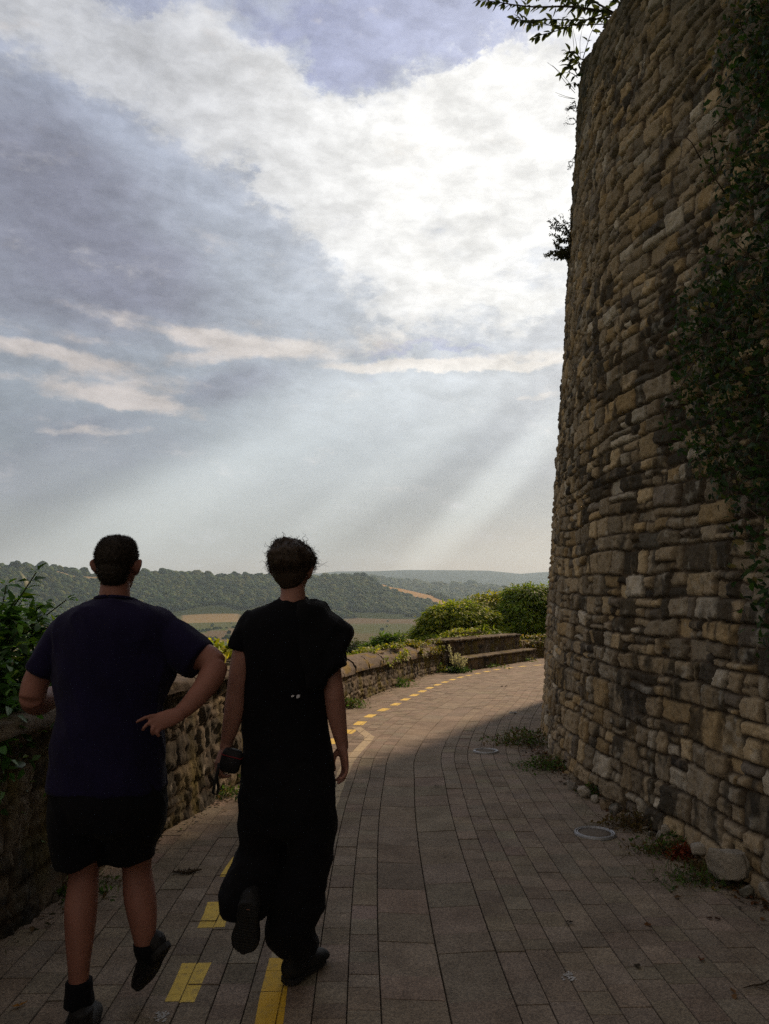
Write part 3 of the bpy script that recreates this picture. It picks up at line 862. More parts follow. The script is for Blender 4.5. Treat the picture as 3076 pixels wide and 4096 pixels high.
def strip(name, path, t0, t1, w, mat, seed=1, dz=.0006, ends=None):
    """paint lying on the blocks only: the joints stay open"""
    ns = max(1, int(round((t1 - t0) / .16))); t = np.linspace(t0, t1, ns + 1); p = path.at(t); n = path.nrm(t); r = np.random.default_rng(seed)
    hw = w / 2 + r.uniform(-.004, .004, ns + 1)
    Lf, Rt = p - n * hw[:, None], p + n * hw[:, None]; V, T = [], []
    cen = TOPS[:, :, :2].mean(1)
    for i in range(ns):
        Q = [tuple(Rt[i]), tuple(Rt[i + 1]), tuple(Lf[i + 1]), tuple(Lf[i])]; c = (p[i] + p[i + 1]) / 2
        for k in np.where(np.hypot(cen[:, 0] - c[0], cen[:, 1] - c[1]) < .42)[0]:
            P = [tuple(q) for q in TOPS[k, :, :2]]
            ar = sum(P[a][0] * P[(a + 1) % 4][1] - P[(a + 1) % 4][0] * P[a][1] for a in range(4))
            if ar < 0: P = P[::-1]
            o = clip_poly(P, Q)
            if len(o) < 3: continue
            A = np.column_stack([TOPS[k, :, :2], np.ones(4)]); co = np.linalg.lstsq(A, TOPS[k, :, 2], rcond=None)[0]
            b0 = len(V)
            for q in o: V.append((q[0], q[1], co[0] * q[0] + co[1] * q[1] + co[2] + dz + .0006))
            for m in range(1, len(o) - 1): T.append((b0, b0 + m, b0 + m + 1))
    X = np.stack([Lf, (Lf + Rt) / 2, Rt], 1); z_ = gz(X[..., 1]) - .0035 - .014 * np.clip(1 - abs(0) / .3, 0, 0)
    b0 = len(V); V = V + [tuple(q) for q in np.concatenate([X, z_[..., None]], -1).reshape(-1, 3)]
    for f in grid_faces(ns + 1, 3)[:, ::-1] + b0: T += [(f[0], f[1], f[2]), (f[0], f[2], f[3])]
    if not T: return
    o = mesh(name, np.array(V), np.array(T), mat, None, smooth=False)
    o['kind'] = 'structure'; return o


def markings():
    y0 = DASH.t_at_y(_n1[1]); k = 0; t = y0 - .645 * 3
    while t < DASH.L[-1] - 2:
        y = DASH.at([t])[0][1]
        if y > 1.0: strip('road_marking', DASH, t - .155, t + .155, .118, M_YEL, k)
        k += 1; t += .655
    ln = Path([(-.38, .8), (-.395, 2.0), (-.406, 2.75), (-.427, 3.1), (-.436, 3.4), (-.425, 4.5), (-.39, 6.1), (-.33, 7.45), (-.19, 8.45), tuple(gnd(1478, 2948)[:2])], 20)
    tm = ln.t_at_y(3.42)
    strip('road_marking', ln, .1, tm, .10, M_YELL, 90); strip('road_marking', ln, tm + .001, ln.L[-1], .10, M_CREAM, 91)
    c = gnd(1478, 2948)[:2]; d = gnd(1425, 2908)[:2]
    ln2 = Path([tuple(c + (c - d) * .08), tuple((c + d) / 2), tuple(d)], 10); strip('road_marking', ln2, 0, ln2.L[-1], .11, M_CREAM, 92, dz=.0014)


markings()

# ------------------------------------------------------------------ terrain: one sheet out to the horizon
HZ1 = np.array([(-3000, 2255), (-1200, 2262), (0, 2284), (220, 2286), (300, 2304), (370, 2310), (700, 2308), (900, 2315), (1050, 2313), (1250, 2326), (1430, 2313), (1490, 2330), (1560, 2352), (1600, 2357), (1750, 2388), (1861, 2420), (1950, 2442), (2150, 2490), (2400, 2530), (3000, 2540), (6000, 2540)], float)
HZ2 = np.array([(-3000, 2400), (1000, 2400), (1300, 2340), (1450, 2318), (1700, 2345), (1900, 2352), (2000, 2360), (2100, 2380), (2180, 2392), (2600, 2400), (3200, 2330), (6000, 2330)], float)
HZ3 = np.array([(-3000, 2330), (900, 2330), (1200, 2302), (1350, 2287), (1500, 2286), (1620, 2281), (1800, 2282), (1950, 2284), (2080, 2297), (2160, 2291), (2600, 2275), (3300, 2300), (6000, 2310)], float)


def azpx(az): return 1538 + 3076 * np.tan(np.clip(az, -1.25, 1.25)) * (1 / 1.0)


def ridge_h(tab, az, R):
    px = azpx(az); v = np.interp(px, tab[:, 0], tab[:, 1])
    return CAMH + (2352 - v) / 3076 * R * np.cos(np.clip(az, -1.2, 1.2)) ** -0 * 1.0


def terrain_h(X, Y):
    az = np.arctan2(X, Y); R = np.hypot(X, Y); P = np.column_stack([X.ravel(), Y.ravel()])
    # near: road level inside the parapet, steep bank outside
    q, Lq = PAR.q, PAR.L
    near = gz(np.clip(Y, -30, 40)) - .06
    px, py = q[::6, 0], q[::6, 1]
    sh = X.shape; Xf, Yf, Rf = X.ravel(), Y.ravel(), R.ravel()
    dmin = np.full(len(Xf), 1e9); sgn = np.zeros(len(Xf))
    nr = Rf < 900
    nn = PAR.nrm(Lq[::6])
    for i in range(len(px)):
        dx, dy = Xf[nr] - px[i], Yf[nr] - py[i]; dd = np.hypot(dx, dy); m = dd < dmin[nr]
        a = dmin[nr]; b = sgn[nr]; a[m] = dd[m]; b[m] = (dx * nn[i, 0] + dy * nn[i, 1])[m]; dmin[nr] = a; sgn[nr] = b
    out = np.where(sgn < 0, np.maximum(dmin - .35, 0), 0)
    out = np.where(nr, out, 900)
    z = near.ravel() - np.interp(out, [0, .15, 2, 30, 120, 420, 900, 1900], [0, .5, 2.2, 20, 42, 66, 74, 78])
    z = z + (fbm(P, 1 / 300., 3, 5) - .5) * 6 * np.clip((Rf - 200) / 600, 0, 1)
    z = z.reshape(sh)
    h1 = ridge_h(HZ1, az, 2500); h2 = ridge_h(HZ2, az, 4300); h3 = ridge_h(HZ3, az, 8200)
    foot = 1850 + 150 * np.sin(az * 9)
    s = lambda a: np.clip(a, 0, 1) ** 2 * (3 - 2 * np.clip(a, 0, 1))
    bump = (fbm(P, 1 / 160., 4, 6).reshape(sh) - .5)
    zz = z + (h1 - z) * s((R - foot) / (2500 - foot)) + bump * 14 * s((R - foot) / 300) * s((2450 - R) / 200 + 1) * (R < 2700)
    behind = R > 2500
    z2 = np.where(behind, h1 + (h2 - 70 - h1) * s((R - 2500) / 700), zz)
    z2 = np.where(R > 3200, (h2 - 70) + 70 * s((R - 3200) / 1100), z2)
    z2 = np.where(R > 4300, h2 - 60 * s((R - 4300) / 900), z2)
    z2 = np.where(R > 5200, (h2 - 60) + (h3 - h2 + 60) * s((R - 5200) / 3000), z2)
    z2 = np.where(R > 8200, h3 - 200 * s((R - 8200) / 900), z2)
    return z2


def m_ground():
    t = NT('ground_earth', Roughness=1.0); t.b.inputs['Specular IOR Level'].default_value = 0.0
    p = t.geo(); n = t.noise(p, .006, 5, .6); n2 = t.noise(p, .05, 4, .65, (1, .35, 1)); n3 = t.noise(p, 3, 5, .7)
    c = t.mix(t.ramp(n3, .3, .7, .0, .5), t.attr(), (.5, .5, .45, 1), 'MULTIPLY')
    c = t.mix(t.ramp(n2, .4, .65, 0, .35), c, (1.2, 1.1, .85, 1), 'MULTIPLY')
    return t.set(Base_Color=c).m


def terrain():
    az = np.radians(np.concatenate([np.arange(-180, -62, 4), np.arange(-62, 62, .25), np.arange(62, 181, 4)]))
    R = np.concatenate([np.arange(.0, 2, .5), np.arange(2, 26, .3), np.geomspace(26, 1700, 90), np.arange(1720, 2720, 14), np.geomspace(2750, 9300, 90)])
    A, RR = np.meshgrid(az, R, indexing='ij'); X, Y = RR * np.sin(A), RR * np.cos(A)
    Z = terrain_h(X, Y)
    P = np.column_stack([X.ravel(), Y.ravel()]); r = RR.ravel(); px = azpx(A.ravel())
    c = np.tile(np.array([.12, .105, .05]), (len(r), 1))
    # valley fields in patches
    cell = np.floor(P[:, 0] / 170 + vnoise(P, 1 / 400., 3) * 1.5).astype(int) * 31 + np.floor(P[:, 1] / 330 + P[:, 0] / 700).astype(int)
    hv = hash3(cell, cell * 0, cell * 0, 5)
    fields = np.array([(.125, .115, .065), (.10, .115, .055), (.085, .12, .05), (.15, .12, .08), (.11, .11, .06)])
    c = np.where((r > 500)[:, None], fields[(hv * 4.99).astype(int)], c)
    c = np.where((r < 500)[:, None], np.array([.07, .085, .03]) * (.7 + .6 * fbm(P, .2, 3, 8))[:, None], c)
    c = np.where((r > 1880)[:, None], np.array([.045, .06, .025]), c)
    fieldh = (r > 2230) & (r < 2540) & (px > 1480) & (px < 1900)
    c = np.where(fieldh[:, None], np.array([.36, .24, .12]), c)
    fl = (r > 2350) & (r < 2500) & (px > 215) & (px < 520) | (r > 1760) & (r < 1900) & (px > 740) & (px < 960)
    c = np.where(fl[:, None], np.array([.27, .21, .12]), c)
    c = np.where((r > 2560)[:, None], np.array([.035, .05, .022]), c)
    c = np.where((r > 5200)[:, None], np.array([.04, .055, .035]), c)
    o = mesh('ground', np.stack([X, Y, Z], -1).reshape(-1, 3), grid_faces(len(az), len(R))[:, ::-1], m_ground(), None, c)
    o['kind'] = 'structure'


terrain()


def ico(sub=1):
    import bmesh
    bm = bmesh.new(); bmesh.ops.create_icosphere(bm, subdivisions=sub, radius=1)
    V = np.array([v.co[:] for v in bm.verts]); F = np.array([[v.index for v in f.verts] for f in bm.faces]); bm.free(); return V, F


M_FOREST = m_leaf('far_foliage', .15, .9, .05)


def forest(name, label, R0, R1, azlo, azhi, n, smin, smax, seed, cols, skip=None):
    r = np.random.default_rng(seed); az = np.radians(r.uniform(azlo, azhi, n)); R = np.sqrt(r.uniform(R0 ** 2, R1 ** 2, n))
    if skip is not None:
        k = ~skip(az, R, r); az, R = az[k], R[k]; n = len(az)
    X, Y = R * np.sin(az), R * np.cos(az); Z = terrain_h(X[:, None], Y[:, None])[:, 0]
    V0, F0 = ico(2); s = r.uniform(smin, smax, n) * (1 + .5 * (r.random(n) > .93)); crest = (R > R1 - 110); s = np.where(crest, s * np.where(r.random(n) < .25, 1.5, .7), s)
    k = len(V0); D = V0[None] * s[:, None, None] * np.array([1, 1, .95])
    wob = vnoise((V0[None] * 1.9 + r.uniform(0, 99, (n, 1, 3))).reshape(-1, 3), 1, 3).reshape(n, k) + .6 * vnoise((V0[None] * 4.5 + r.uniform(0, 99, (n, 1, 3))).reshape(-1, 3), 1, 4).reshape(n, k)
    D = D * (.55 + .55 * wob)[..., None]
    V = D + np.stack([X, Y, Z + s * .55], -1)[:, None, :]
    F = F0[None] + (np.arange(n) * k)[:, None, None]
    c = pal(n, cols, None, .3, r); C = np.repeat(c, k, 0) * (.7 + .5 * wob.reshape(-1, 1))
    o = mesh(name, V.reshape(-1, 3), F.reshape(-1, 3), M_FOREST, None, C)
    o['kind'] = 'stuff'; o['label'] = label; o['category'] = 'forest'
    return o


def skip1(az, R, r):
    px = azpx(az); nz = vnoise(np.column_stack([R * np.sin(az), R * np.cos(az)]), 1 / 90., 9)
    f1 = (px > 1500) & (px < 1880) & (R > 2240 + (1880 - px) * .25) & (nz < .82)
    f2 = (px > 225) & (px < 510) & (R > 2370) & (R < 2475) & (nz < .85)
    f3 = (R < 1960 + 130 * (nz - .3)) & (nz < .75)
    return f1 | f2 | f3


FG = [(.04, .072, .03), (.028, .05, .024), (.06, .09, .032), (.085, .10, .035)]
forest('forest', 'dense mixed woodland covering the long hill across the valley', 1780, 2540, -31, 9, 15000, 3.8, 8.5, 41, FG, skip1)
forest('forest', 'woodland on the second ridge behind the pale hillside field', 3300, 4350, -6, 14, 4500, 9, 15, 42, FG)
forest('hedge_scrub', 'scattered scrub and hedges on the valley fields', 700, 1780, -28, 9, 60, 1.8, 4.0, 43, FG)

def hedge_skip(az, R, r):
    P = np.column_stack([R * np.sin(az), R * np.cos(az)]); a = np.abs(vnoise(P * [1, .6], 1 / 210., 61) - .5)
    return (a > .014) | (vnoise(P, 1 / 60., 62) < .35)


forest('hedgerow', 'broken hedgerows dividing the pale fields on the valley floor', 620, 1820, -28, 9, 22000, 1.3, 3.2, 44, FG, hedge_skip)

# ------------------------------------------------------------------ trees and shrubs just beyond the parapet
def broadleaf(name, label, cat, group, base, blobs, n, leafL, cols, seed, trunk_r=.12, mat=None, droop=.5):
    """crown made of leaf clusters on the shells of several masses; trunk and limbs carry them"""
    r = np.random.default_rng(seed); base = np.array(base, float)
    root = empty(name, base, label, cat, group)
    P, D, Nn = [], [], []; sat = []
    for (c, rad, share) in blobs:
        for q in range(5):
            dd_ = rvec(1, r)[0]; dd_[2] = abs(dd_[2]) * .9; k_ = r.uniform(.28, .5); sat.append((tuple(np.array(c) + dd_ * np.array(rad) * .82), tuple(np.array(rad) * k_), share * .13))
    for (c, rad, share) in list(blobs) + sat:
        c = np.array(c, float); k = int(n * share); nc = max(4, k // 26)
        d = rvec(nc, r); d[:, 2] = np.abs(d[:, 2]) * .9 - .25; d /= np.linalg.norm(d, axis=1)[:, None]
        rr = r.uniform(.62, 1.0, nc) ** .6 * (0.72 + .5 * vnoise(d * 2.4 + seed, 1, 3))
        cc = c + d * rr[:, None] * np.array(rad)
        cl = np.repeat(cc, 26, 0); dd = np.repeat(d, 26, 0)
        off = rvec(len(cl), r) * leafL * r.uniform(.2, 2.2, (len(cl), 1)); off[:, 2] *= .5
        P.append(cl + off); q = dd * .5 + off / leafL * .8 + np.array([0, 0, -droop]); D.append(q)
        nn_ = rvec(len(cl), r) * .55 + np.array([0, 0, 1.0]) + dd * .3; Nn.append(nn_)
    P, D, Nn = map(np.concatenate, (P, D, Nn)); m = len(P)
    c = pal(m, cols, None, .25, r) * (.75 + .5 * vnoise(P, 1.3, seed))[:, None]
    leafy('crown', mat or M_LEAF, root, P, D, Nn, leafL * r.uniform(.7, 1.3, m), leafL * r.uniform(.35, .55, m), c, origin=tuple(base))
    mb = MB()
    allc = np.array([b[0] for b in blobs]); cen = allc.mean(0)
    fork = base * .45 + cen * .55; fork[2] = base[2] + (cen[2] - base[2]) * .55
    addloft(mb, [base, base * .6 + fork * .4 + r.normal(0, .05, 3), fork], [trunk_r, trunk_r * .8, trunk_r * .6], nr=10)
    for (c, rad, share) in blobs:
        c = np.array(c, float); tip = c + np.array([0, 0, rad[2] * .3])
        addloft(mb, [fork, (fork + c) / 2 + r.normal(0, .1, 3), tip], [trunk_r * .5, trunk_r * .35, .02], nr=7)
        for _ in range(6):
            e = c + rvec(1, r)[0] * np.array(rad) * .8
            addloft(mb, [(fork + c) / 2 + r.normal(0, .1, 3), (c + e) / 2, e], [trunk_r * .2, trunk_r * .12, .008], nr=5, sub=3)
    mb.build('trunk', M_BARK, root, origin=tuple(base))
    return root


def tb(u, v, Y, w, h, share, dep=None):
    """crown mass by its middle in the photo, half width and half height in metres"""
    return (tuple(at(u, v, Y)), (w, dep or w, h), share)


def mid_trees():
    OL = [(.24, .29, .035), (.18, .24, .03), (.32, .32, .035), (.12, .18, .03)]
    GR = [(.17, .26, .04), (.13, .20, .035), (.26, .30, .04), (.09, .13, .03)]
    k = 30 / 3076
    Y = 30.
    b = at(1830, 2700, Y)
    broadleaf('tree', 'olive yellow broadleaf tree, lowest crown, left of the taller green trees behind the stone bench', 'tree', 'trees beyond the parapet', b - [0, 0, 2.5],
              [tb(1750, 2545, Y, .8, .7, .16), tb(1790, 2500, Y, 1.0, .75, .2), tb(1850, 2490, Y + .6, 1.15, .85, .24), tb(1770, 2590, Y - .5, 1.3, .6, .2), tb(1900, 2560, Y, 1.2, .7, .2)], 17000, .17, OL, 51, .16)
    Y = 34.
    broadleaf('tree', 'green broadleaf tree with a rounded crown in the middle behind the stone bench', 'tree', 'trees beyond the parapet', at(1960, 2700, Y) - [0, 0, 2.5],
              [tb(1950, 2455, Y, 1.1, .85, .3), tb(2000, 2440, Y + .5, 1.2, .8, .3), tb(1960, 2530, Y, 1.4, .8, .2), tb(2030, 2510, Y, 1.2, .9, .2)], 15000, .18, [(.27, .29, .035), (.20, .24, .03), (.34, .31, .035)], 52, .16)
    Y = 32.
    broadleaf('tree', 'tallest dark green broadleaf tree partly hidden by the foot of the high rampart', 'tree', 'trees beyond the parapet', at(2120, 2700, Y) - [0, 0, 2.5],
              [tb(2110, 2420, Y, 1.0, .75, .22), tb(2160, 2440, Y, 1.2, 1.0, .2), tb(2090, 2490, Y - .5, 1.0, .8, .2), tb(2180, 2520, Y, 1.4, 1.1, .18), tb(2230, 2450, Y + 1, 1.4, 1.2, .2)], 17000, .17, GR, 53, .18)
    # glossy bush spilling over the low parapet
    Y = 17.0
    broadleaf('bush', 'glossy green bush rising behind the low mossy parapet', 'bush', None, at(1545, 2690, Y) - [.3, 0, .9],
              [tb(1560, 2578, Y, .30, .17, .45), tb(1500, 2612, Y - .3, .28, .14, .35), tb(1610, 2592, Y + .3, .24, .12, .2)], 3600, .085, [(.08, .16, .03), (.12, .19, .03), (.06, .10, .025)], 54, .025, M_LEAF, .3)
    broadleaf('bush', 'round dark bush down the slope above the near end of the mossy coping', 'bush', None, at(1430, 2700, 60.) - [0, 0, 2],
              [tb(1415, 2620, 60., 1.5, 1.0, .5), tb(1370, 2640, 62., 1.8, 1.0, .5)], 5200, .26, [(.05, .07, .025), (.04, .06, .025)], 55, .15)


mid_trees()


# ivy and creepers over the coping
def creeper(name, label, cat, t0, t1, hfun, n, L, cols, seed, thick=.42, drop=.25, back=.5, mat=None):
    r = np.random.default_rng(seed); t = r.uniform(t0, t1, n); t = t + (vnoise(np.column_stack([t, t * 0]), 1.2, seed) - .5) * 1.2; t = np.clip(t, t0 - .2, t1 + .2)
    u = r.beta(1.6, 1.6, n) * (thick + back + drop) - drop        # 0 at road edge of the top, negative hangs down
    p = PAR.at(t); nn = PAR.nrm(t); H = hfun(t) + gz(p[:, 1])
    lump = (fbm(np.column_stack([t, u]), 2.2, 2, seed)) * .16
    off = np.where(u < 0, .07, -u); z = H + np.where(u < 0, u * (.4 + lump * 4), lump - np.clip(u - thick, 0, 9) * .5) + r.uniform(0, .06, n)
    P = np.column_stack([p + nn * off[:, None], z])
    keep = vnoise(np.column_stack([t, u * 2]), 2.0, seed + 2) > .32
    P = P[keep]; m = len(P); nn3 = np.column_stack([nn[keep], np.zeros(m)])
    D = rvec(m, r) + nn3 * .5 + np.array([0, 0, -.3]); N_ = rvec(m, r) * .5 + np.array([0, 0, 1]) + nn3 * .6
    mid = P.mean(0)
    root = empty(name, mid, label, cat)
    leafy('foliage', mat or M_LEAF, root, P, D, N_, L * r.uniform(.6, 1.3, m), L * r.uniform(.5, .9, m), pal(m, cols, None, .3, r), origin=tuple(mid))
    mb = MB()
    for _ in range(14):
        a = r.uniform(t0, t1); b = a + r.uniform(.3, .8); q = np.linspace(a, b, 4); pq = PAR.at(q); nq = PAR.nrm(q)
        addloft(mb, np.column_stack([pq - nq * r.uniform(0, thick, 4)[:, None], hfun(q) + gz(pq[:, 1]) + .02 + r.uniform(0, .04, 4)]), .005, nr=5, sub=3)
    mb.build('stems', M_TWIG, root, origin=tuple(mid))


hm = lambda t: np.interp(t, [tN, PAR.t_at_y(11), tE], [.68, .62, .58])
YG = [(.24, .28, .03), (.30, .28, .03), (.16, .22, .03)]
creeper('ivy', 'bright ivy trailing over the middle of the mossy coping', 'ivy', PAR.t_at_y(13.2), PAR.t_at_y(15.6), hm, 1700, .06, YG, 61)
creeper('ivy', 'yellowing ivy heaped where the mossy parapet meets the bench back', 'ivy', PAR.t_at_y(16.6), tE + .1, hm, 1500, .07, [(.22, .17, .02), (.16, .16, .025), (.12, .14, .02)], 62)
hb = lambda t: t * 0 + .80
creeper('ivy', 'thin strand of ivy along the top of the bench backrest', 'ivy', tE + 1.4, tE + 2.6, hb, 500, .07, YG, 63, drop=.1)
hf = lambda t: t * 0 + .52
creeper('ivy', 'leafy ivy and yellow grass draped over the far parapet beyond the bench', 'ivy', tF + .1, tF + 3.5, hf, 2600, .08, [(.10, .13, .025), (.14, .15, .025), (.24, .17, .025)], 64, drop=.3)
creeper('vine', 'sunlit yellow green vine on the parapet in the gap between the two walkers', 'vine', PAR.t_at_y(6.0), PAR.t_at_y(7.4), lambda t: t * 0 + .97, 900, .07, [(.34, .36, .03), (.20, .26, .03), (.40, .36, .03)], 65, drop=.12, back=.7)


# ------------------------------------------------------------------ broad leaved shrub at the left edge
def left_shrub():
    r = np.random.default_rng(71)
    root = empty('shrub', (-2.35, 3.9, .2), 'dark broad-leaved shrub leaning over the parapet at the left edge, beside the walker in navy', 'shrub')
    stems = MB(); P = []; D = []; Nn = []; Ls = []
    roots = [(-2.6, 4.0, .1), (-2.3, 4.2, .1), (-2.9, 3.9, .1)]
    tips = [at(145, 2290, 3.9), at(25, 2340, 3.8), at(265, 2400, 4.0), at(60, 2400, 3.9), at(150, 2420, 4.0), at(190, 2430, 4.1), at(0, 2480, 3.7), at(100, 2500, 3.8), at(215, 2500, 4.1),
            at(-90, 2420, 3.8), at(-160, 2520, 3.7), at(50, 2590, 3.7), at(150, 2600, 3.9), at(-20, 2650, 3.6), at(90, 2700, 3.8), at(-100, 2650, 3.6), at(240, 2560, 4.2), at(-250, 2400, 3.8), at(20, 2750, 3.6), at(-60, 2350, 4.1), at(110, 2370, 4.2), at(-10, 2560, 4.0), at(70, 2480, 4.1), at(130, 2660, 4.0), at(180, 2720, 4.0)]
    for i, tp in enumerate(tips):
        b = np.array(roots[i % 3]); tp = np.array(tp); m_ = (b + tp) / 2 + r.normal(0, .08, 3) + [0, 0, .15]
        c = catmull([b, m_, tp], 14); addloft(stems, [b, m_, tp], [.012, .008, .003], nr=6)
        k = len(c); idx = np.arange(int(k * .38), k)
        tan = np.gradient(c, axis=0)
        for j in idx:
            for s_ in range(4 if i > 5 else 3):
                d = rvec(1, r)[0]; d[2] = d[2] * .5 + .05; d = d + tan[j] / np.linalg.norm(tan[j]) * .5
                P.append(c[j] + d * .01); D.append(d); Nn.append(rvec(1, r)[0] * .5 + [0, 0, 1]); Ls.append(r.uniform(.065, .125) * (.6 if j > k - 3 else 1))
    # dense small-leaved interior
    n = 7500; q = np.vstack([r.normal(size=(n, 3)) * [.36, .28, .30] + np.array([-2.5, 4.05, .95]), r.normal(size=(4200, 3)) * [.10, .42, .20] + np.array([-1.86, 3.30, .90])]); q = q[(q[:, 2] < 1.5) & (q[:, 2] > .05) & (q[:, 0] < -1.62)]; n = len(q)
    P = np.vstack([np.array(P), q]); D = np.vstack([np.array(D), rvec(n, r)]); Nn = np.vstack([np.array(Nn), rvec(n, r) * .6 + [0, 0, .8]]); Ls = np.concatenate([np.array(Ls), r.uniform(.03, .075, n)])
    cols = pal(len(P), [(.06, .15, .035), (.09, .19, .04), (.04, .09, .03), (.17, .26, .04)], [.35, .3, .25, .1], .25, r)
    leafy('leaves', M_LEAFG, root, P, D, Nn, Ls, Ls * r.uniform(.5, .68, len(P)), cols, droop=.22, fold=.15, origin=(-2.35, 3.9, .2))
    stems.build('stems', m_plain('green_stem', (.05, .06, .025), .7), root, origin=(-2.35, 3.9, .2))


left_shrub()


# ------------------------------------------------------------------ plants on the rampart
def wall_shrub():
    r = np.random.default_rng(81); n = 120000
    t = r.uniform(-3.2, 2.6, n); z = r.uniform(1.2, 8.0, n)
    S, Nm = WALL(t, z)
    y = S[:, 1]; f = 3076 / (math.cos(TH) * 1 + 0)  # project for the outline of the growth
    c, s = math.cos(TH), math.sin(TH); dz = S[:, 2] - CAMH
    dep = y * c + dz * s; u = 1538 + 3076 * S[:, 0] / dep; v = 2048 - 3076 * (-y * s + dz * c) / dep
    edge = np.interp(v, [-400, 0, 250, 500, 700, 900, 1200, 1500, 1900, 2100, 2300, 2450, 2600], [3150, 3060, 2970, 2890, 2870, 2910, 2810, 2760, 2850, 2960, 3030, 3060, 3120])
    nz = fbm(np.column_stack([t, z]), 1.6, 3, 82); dens = np.clip((u - edge) / 210 + (nz - .5) * 1.5 + .1, 0, 1)
    hole = (v > 2180) & (v < 2420) & (u < 3030)
    keep = (r.random(n) < dens * .72) & ~((nz < .40) & (dens < .7)) & ~hole
    S, Nm, dens = S[keep], Nm[keep], dens[keep]; m = len(S)
    lift = r.uniform(0, 1, m) ** 1.6 * (.05 + .42 * dens)
    P = S + Nm * lift[:, None]
    root = empty('climbing_shrub', (2.2, 4.6, 2.5), 'dark tangled climbing shrub hanging down the rampart face at the right edge', 'shrub')
    D = rvec(m, r) + [0, 0, -.35]; N_ = rvec(m, r) * .6 + Nm * .8 + [0, 0, .3]; L = r.uniform(.025, .06, m)
    cols = pal(m, [(.03, .065, .02), (.045, .085, .025), (.07, .085, .025), (.17, .13, .07), (.022, .04, .015)], [.3, .25, .12, .08, .25], .3, r)
    leafy('leaves', M_LEAF, root, P, D, N_, L, L * r.uniform(.4, .6, m), cols, origin=(2.2, 4.6, 2.5))
    mb = MB()
    for _ in range(330):
        i = r.integers(0, m); p = P[i]; d = np.array([r.normal(0, .5), r.normal(0, .6), r.normal(-.2, .7)]); d /= np.linalg.norm(d); L_ = r.uniform(.15, .42)
        a = p + Nm[i] * .02; q = [a, a + d * L_ * .5 + r.normal(0, .05, 3) + [0, 0, .03], a + d * L_ + r.normal(0, .08, 3) - [0, 0, .06]]
        addloft(mb, q, [.0045, .003, .0012], nr=4, sub=4)
    mb.build('stems', m_plain('dry_stem', (.07, .05, .035), .9), root, origin=(2.2, 4.6, 2.5))['kind'] = 'stuff'


wall_shrub()


def sprig(P, D, Nn, Ls, c, r, n, L, spread=1.0, per=2, start=.2):
    k = len(c); tan = np.gradient(c, axis=0)
    for j in np.linspace(int(k * start), k - 1, n).astype(int):
        for _ in range(per):
            d = rvec(1, r)[0] * spread + tan[j] / (np.linalg.norm(tan[j]) + 1e-9) * .7 + [0, 0, -.35]
            P.append(c[j]); D.append(d); Nn.append(rvec(1, r)[0] * .5 + [0, -.9, .3]); Ls.append(L * r.uniform(.7, 1.15))


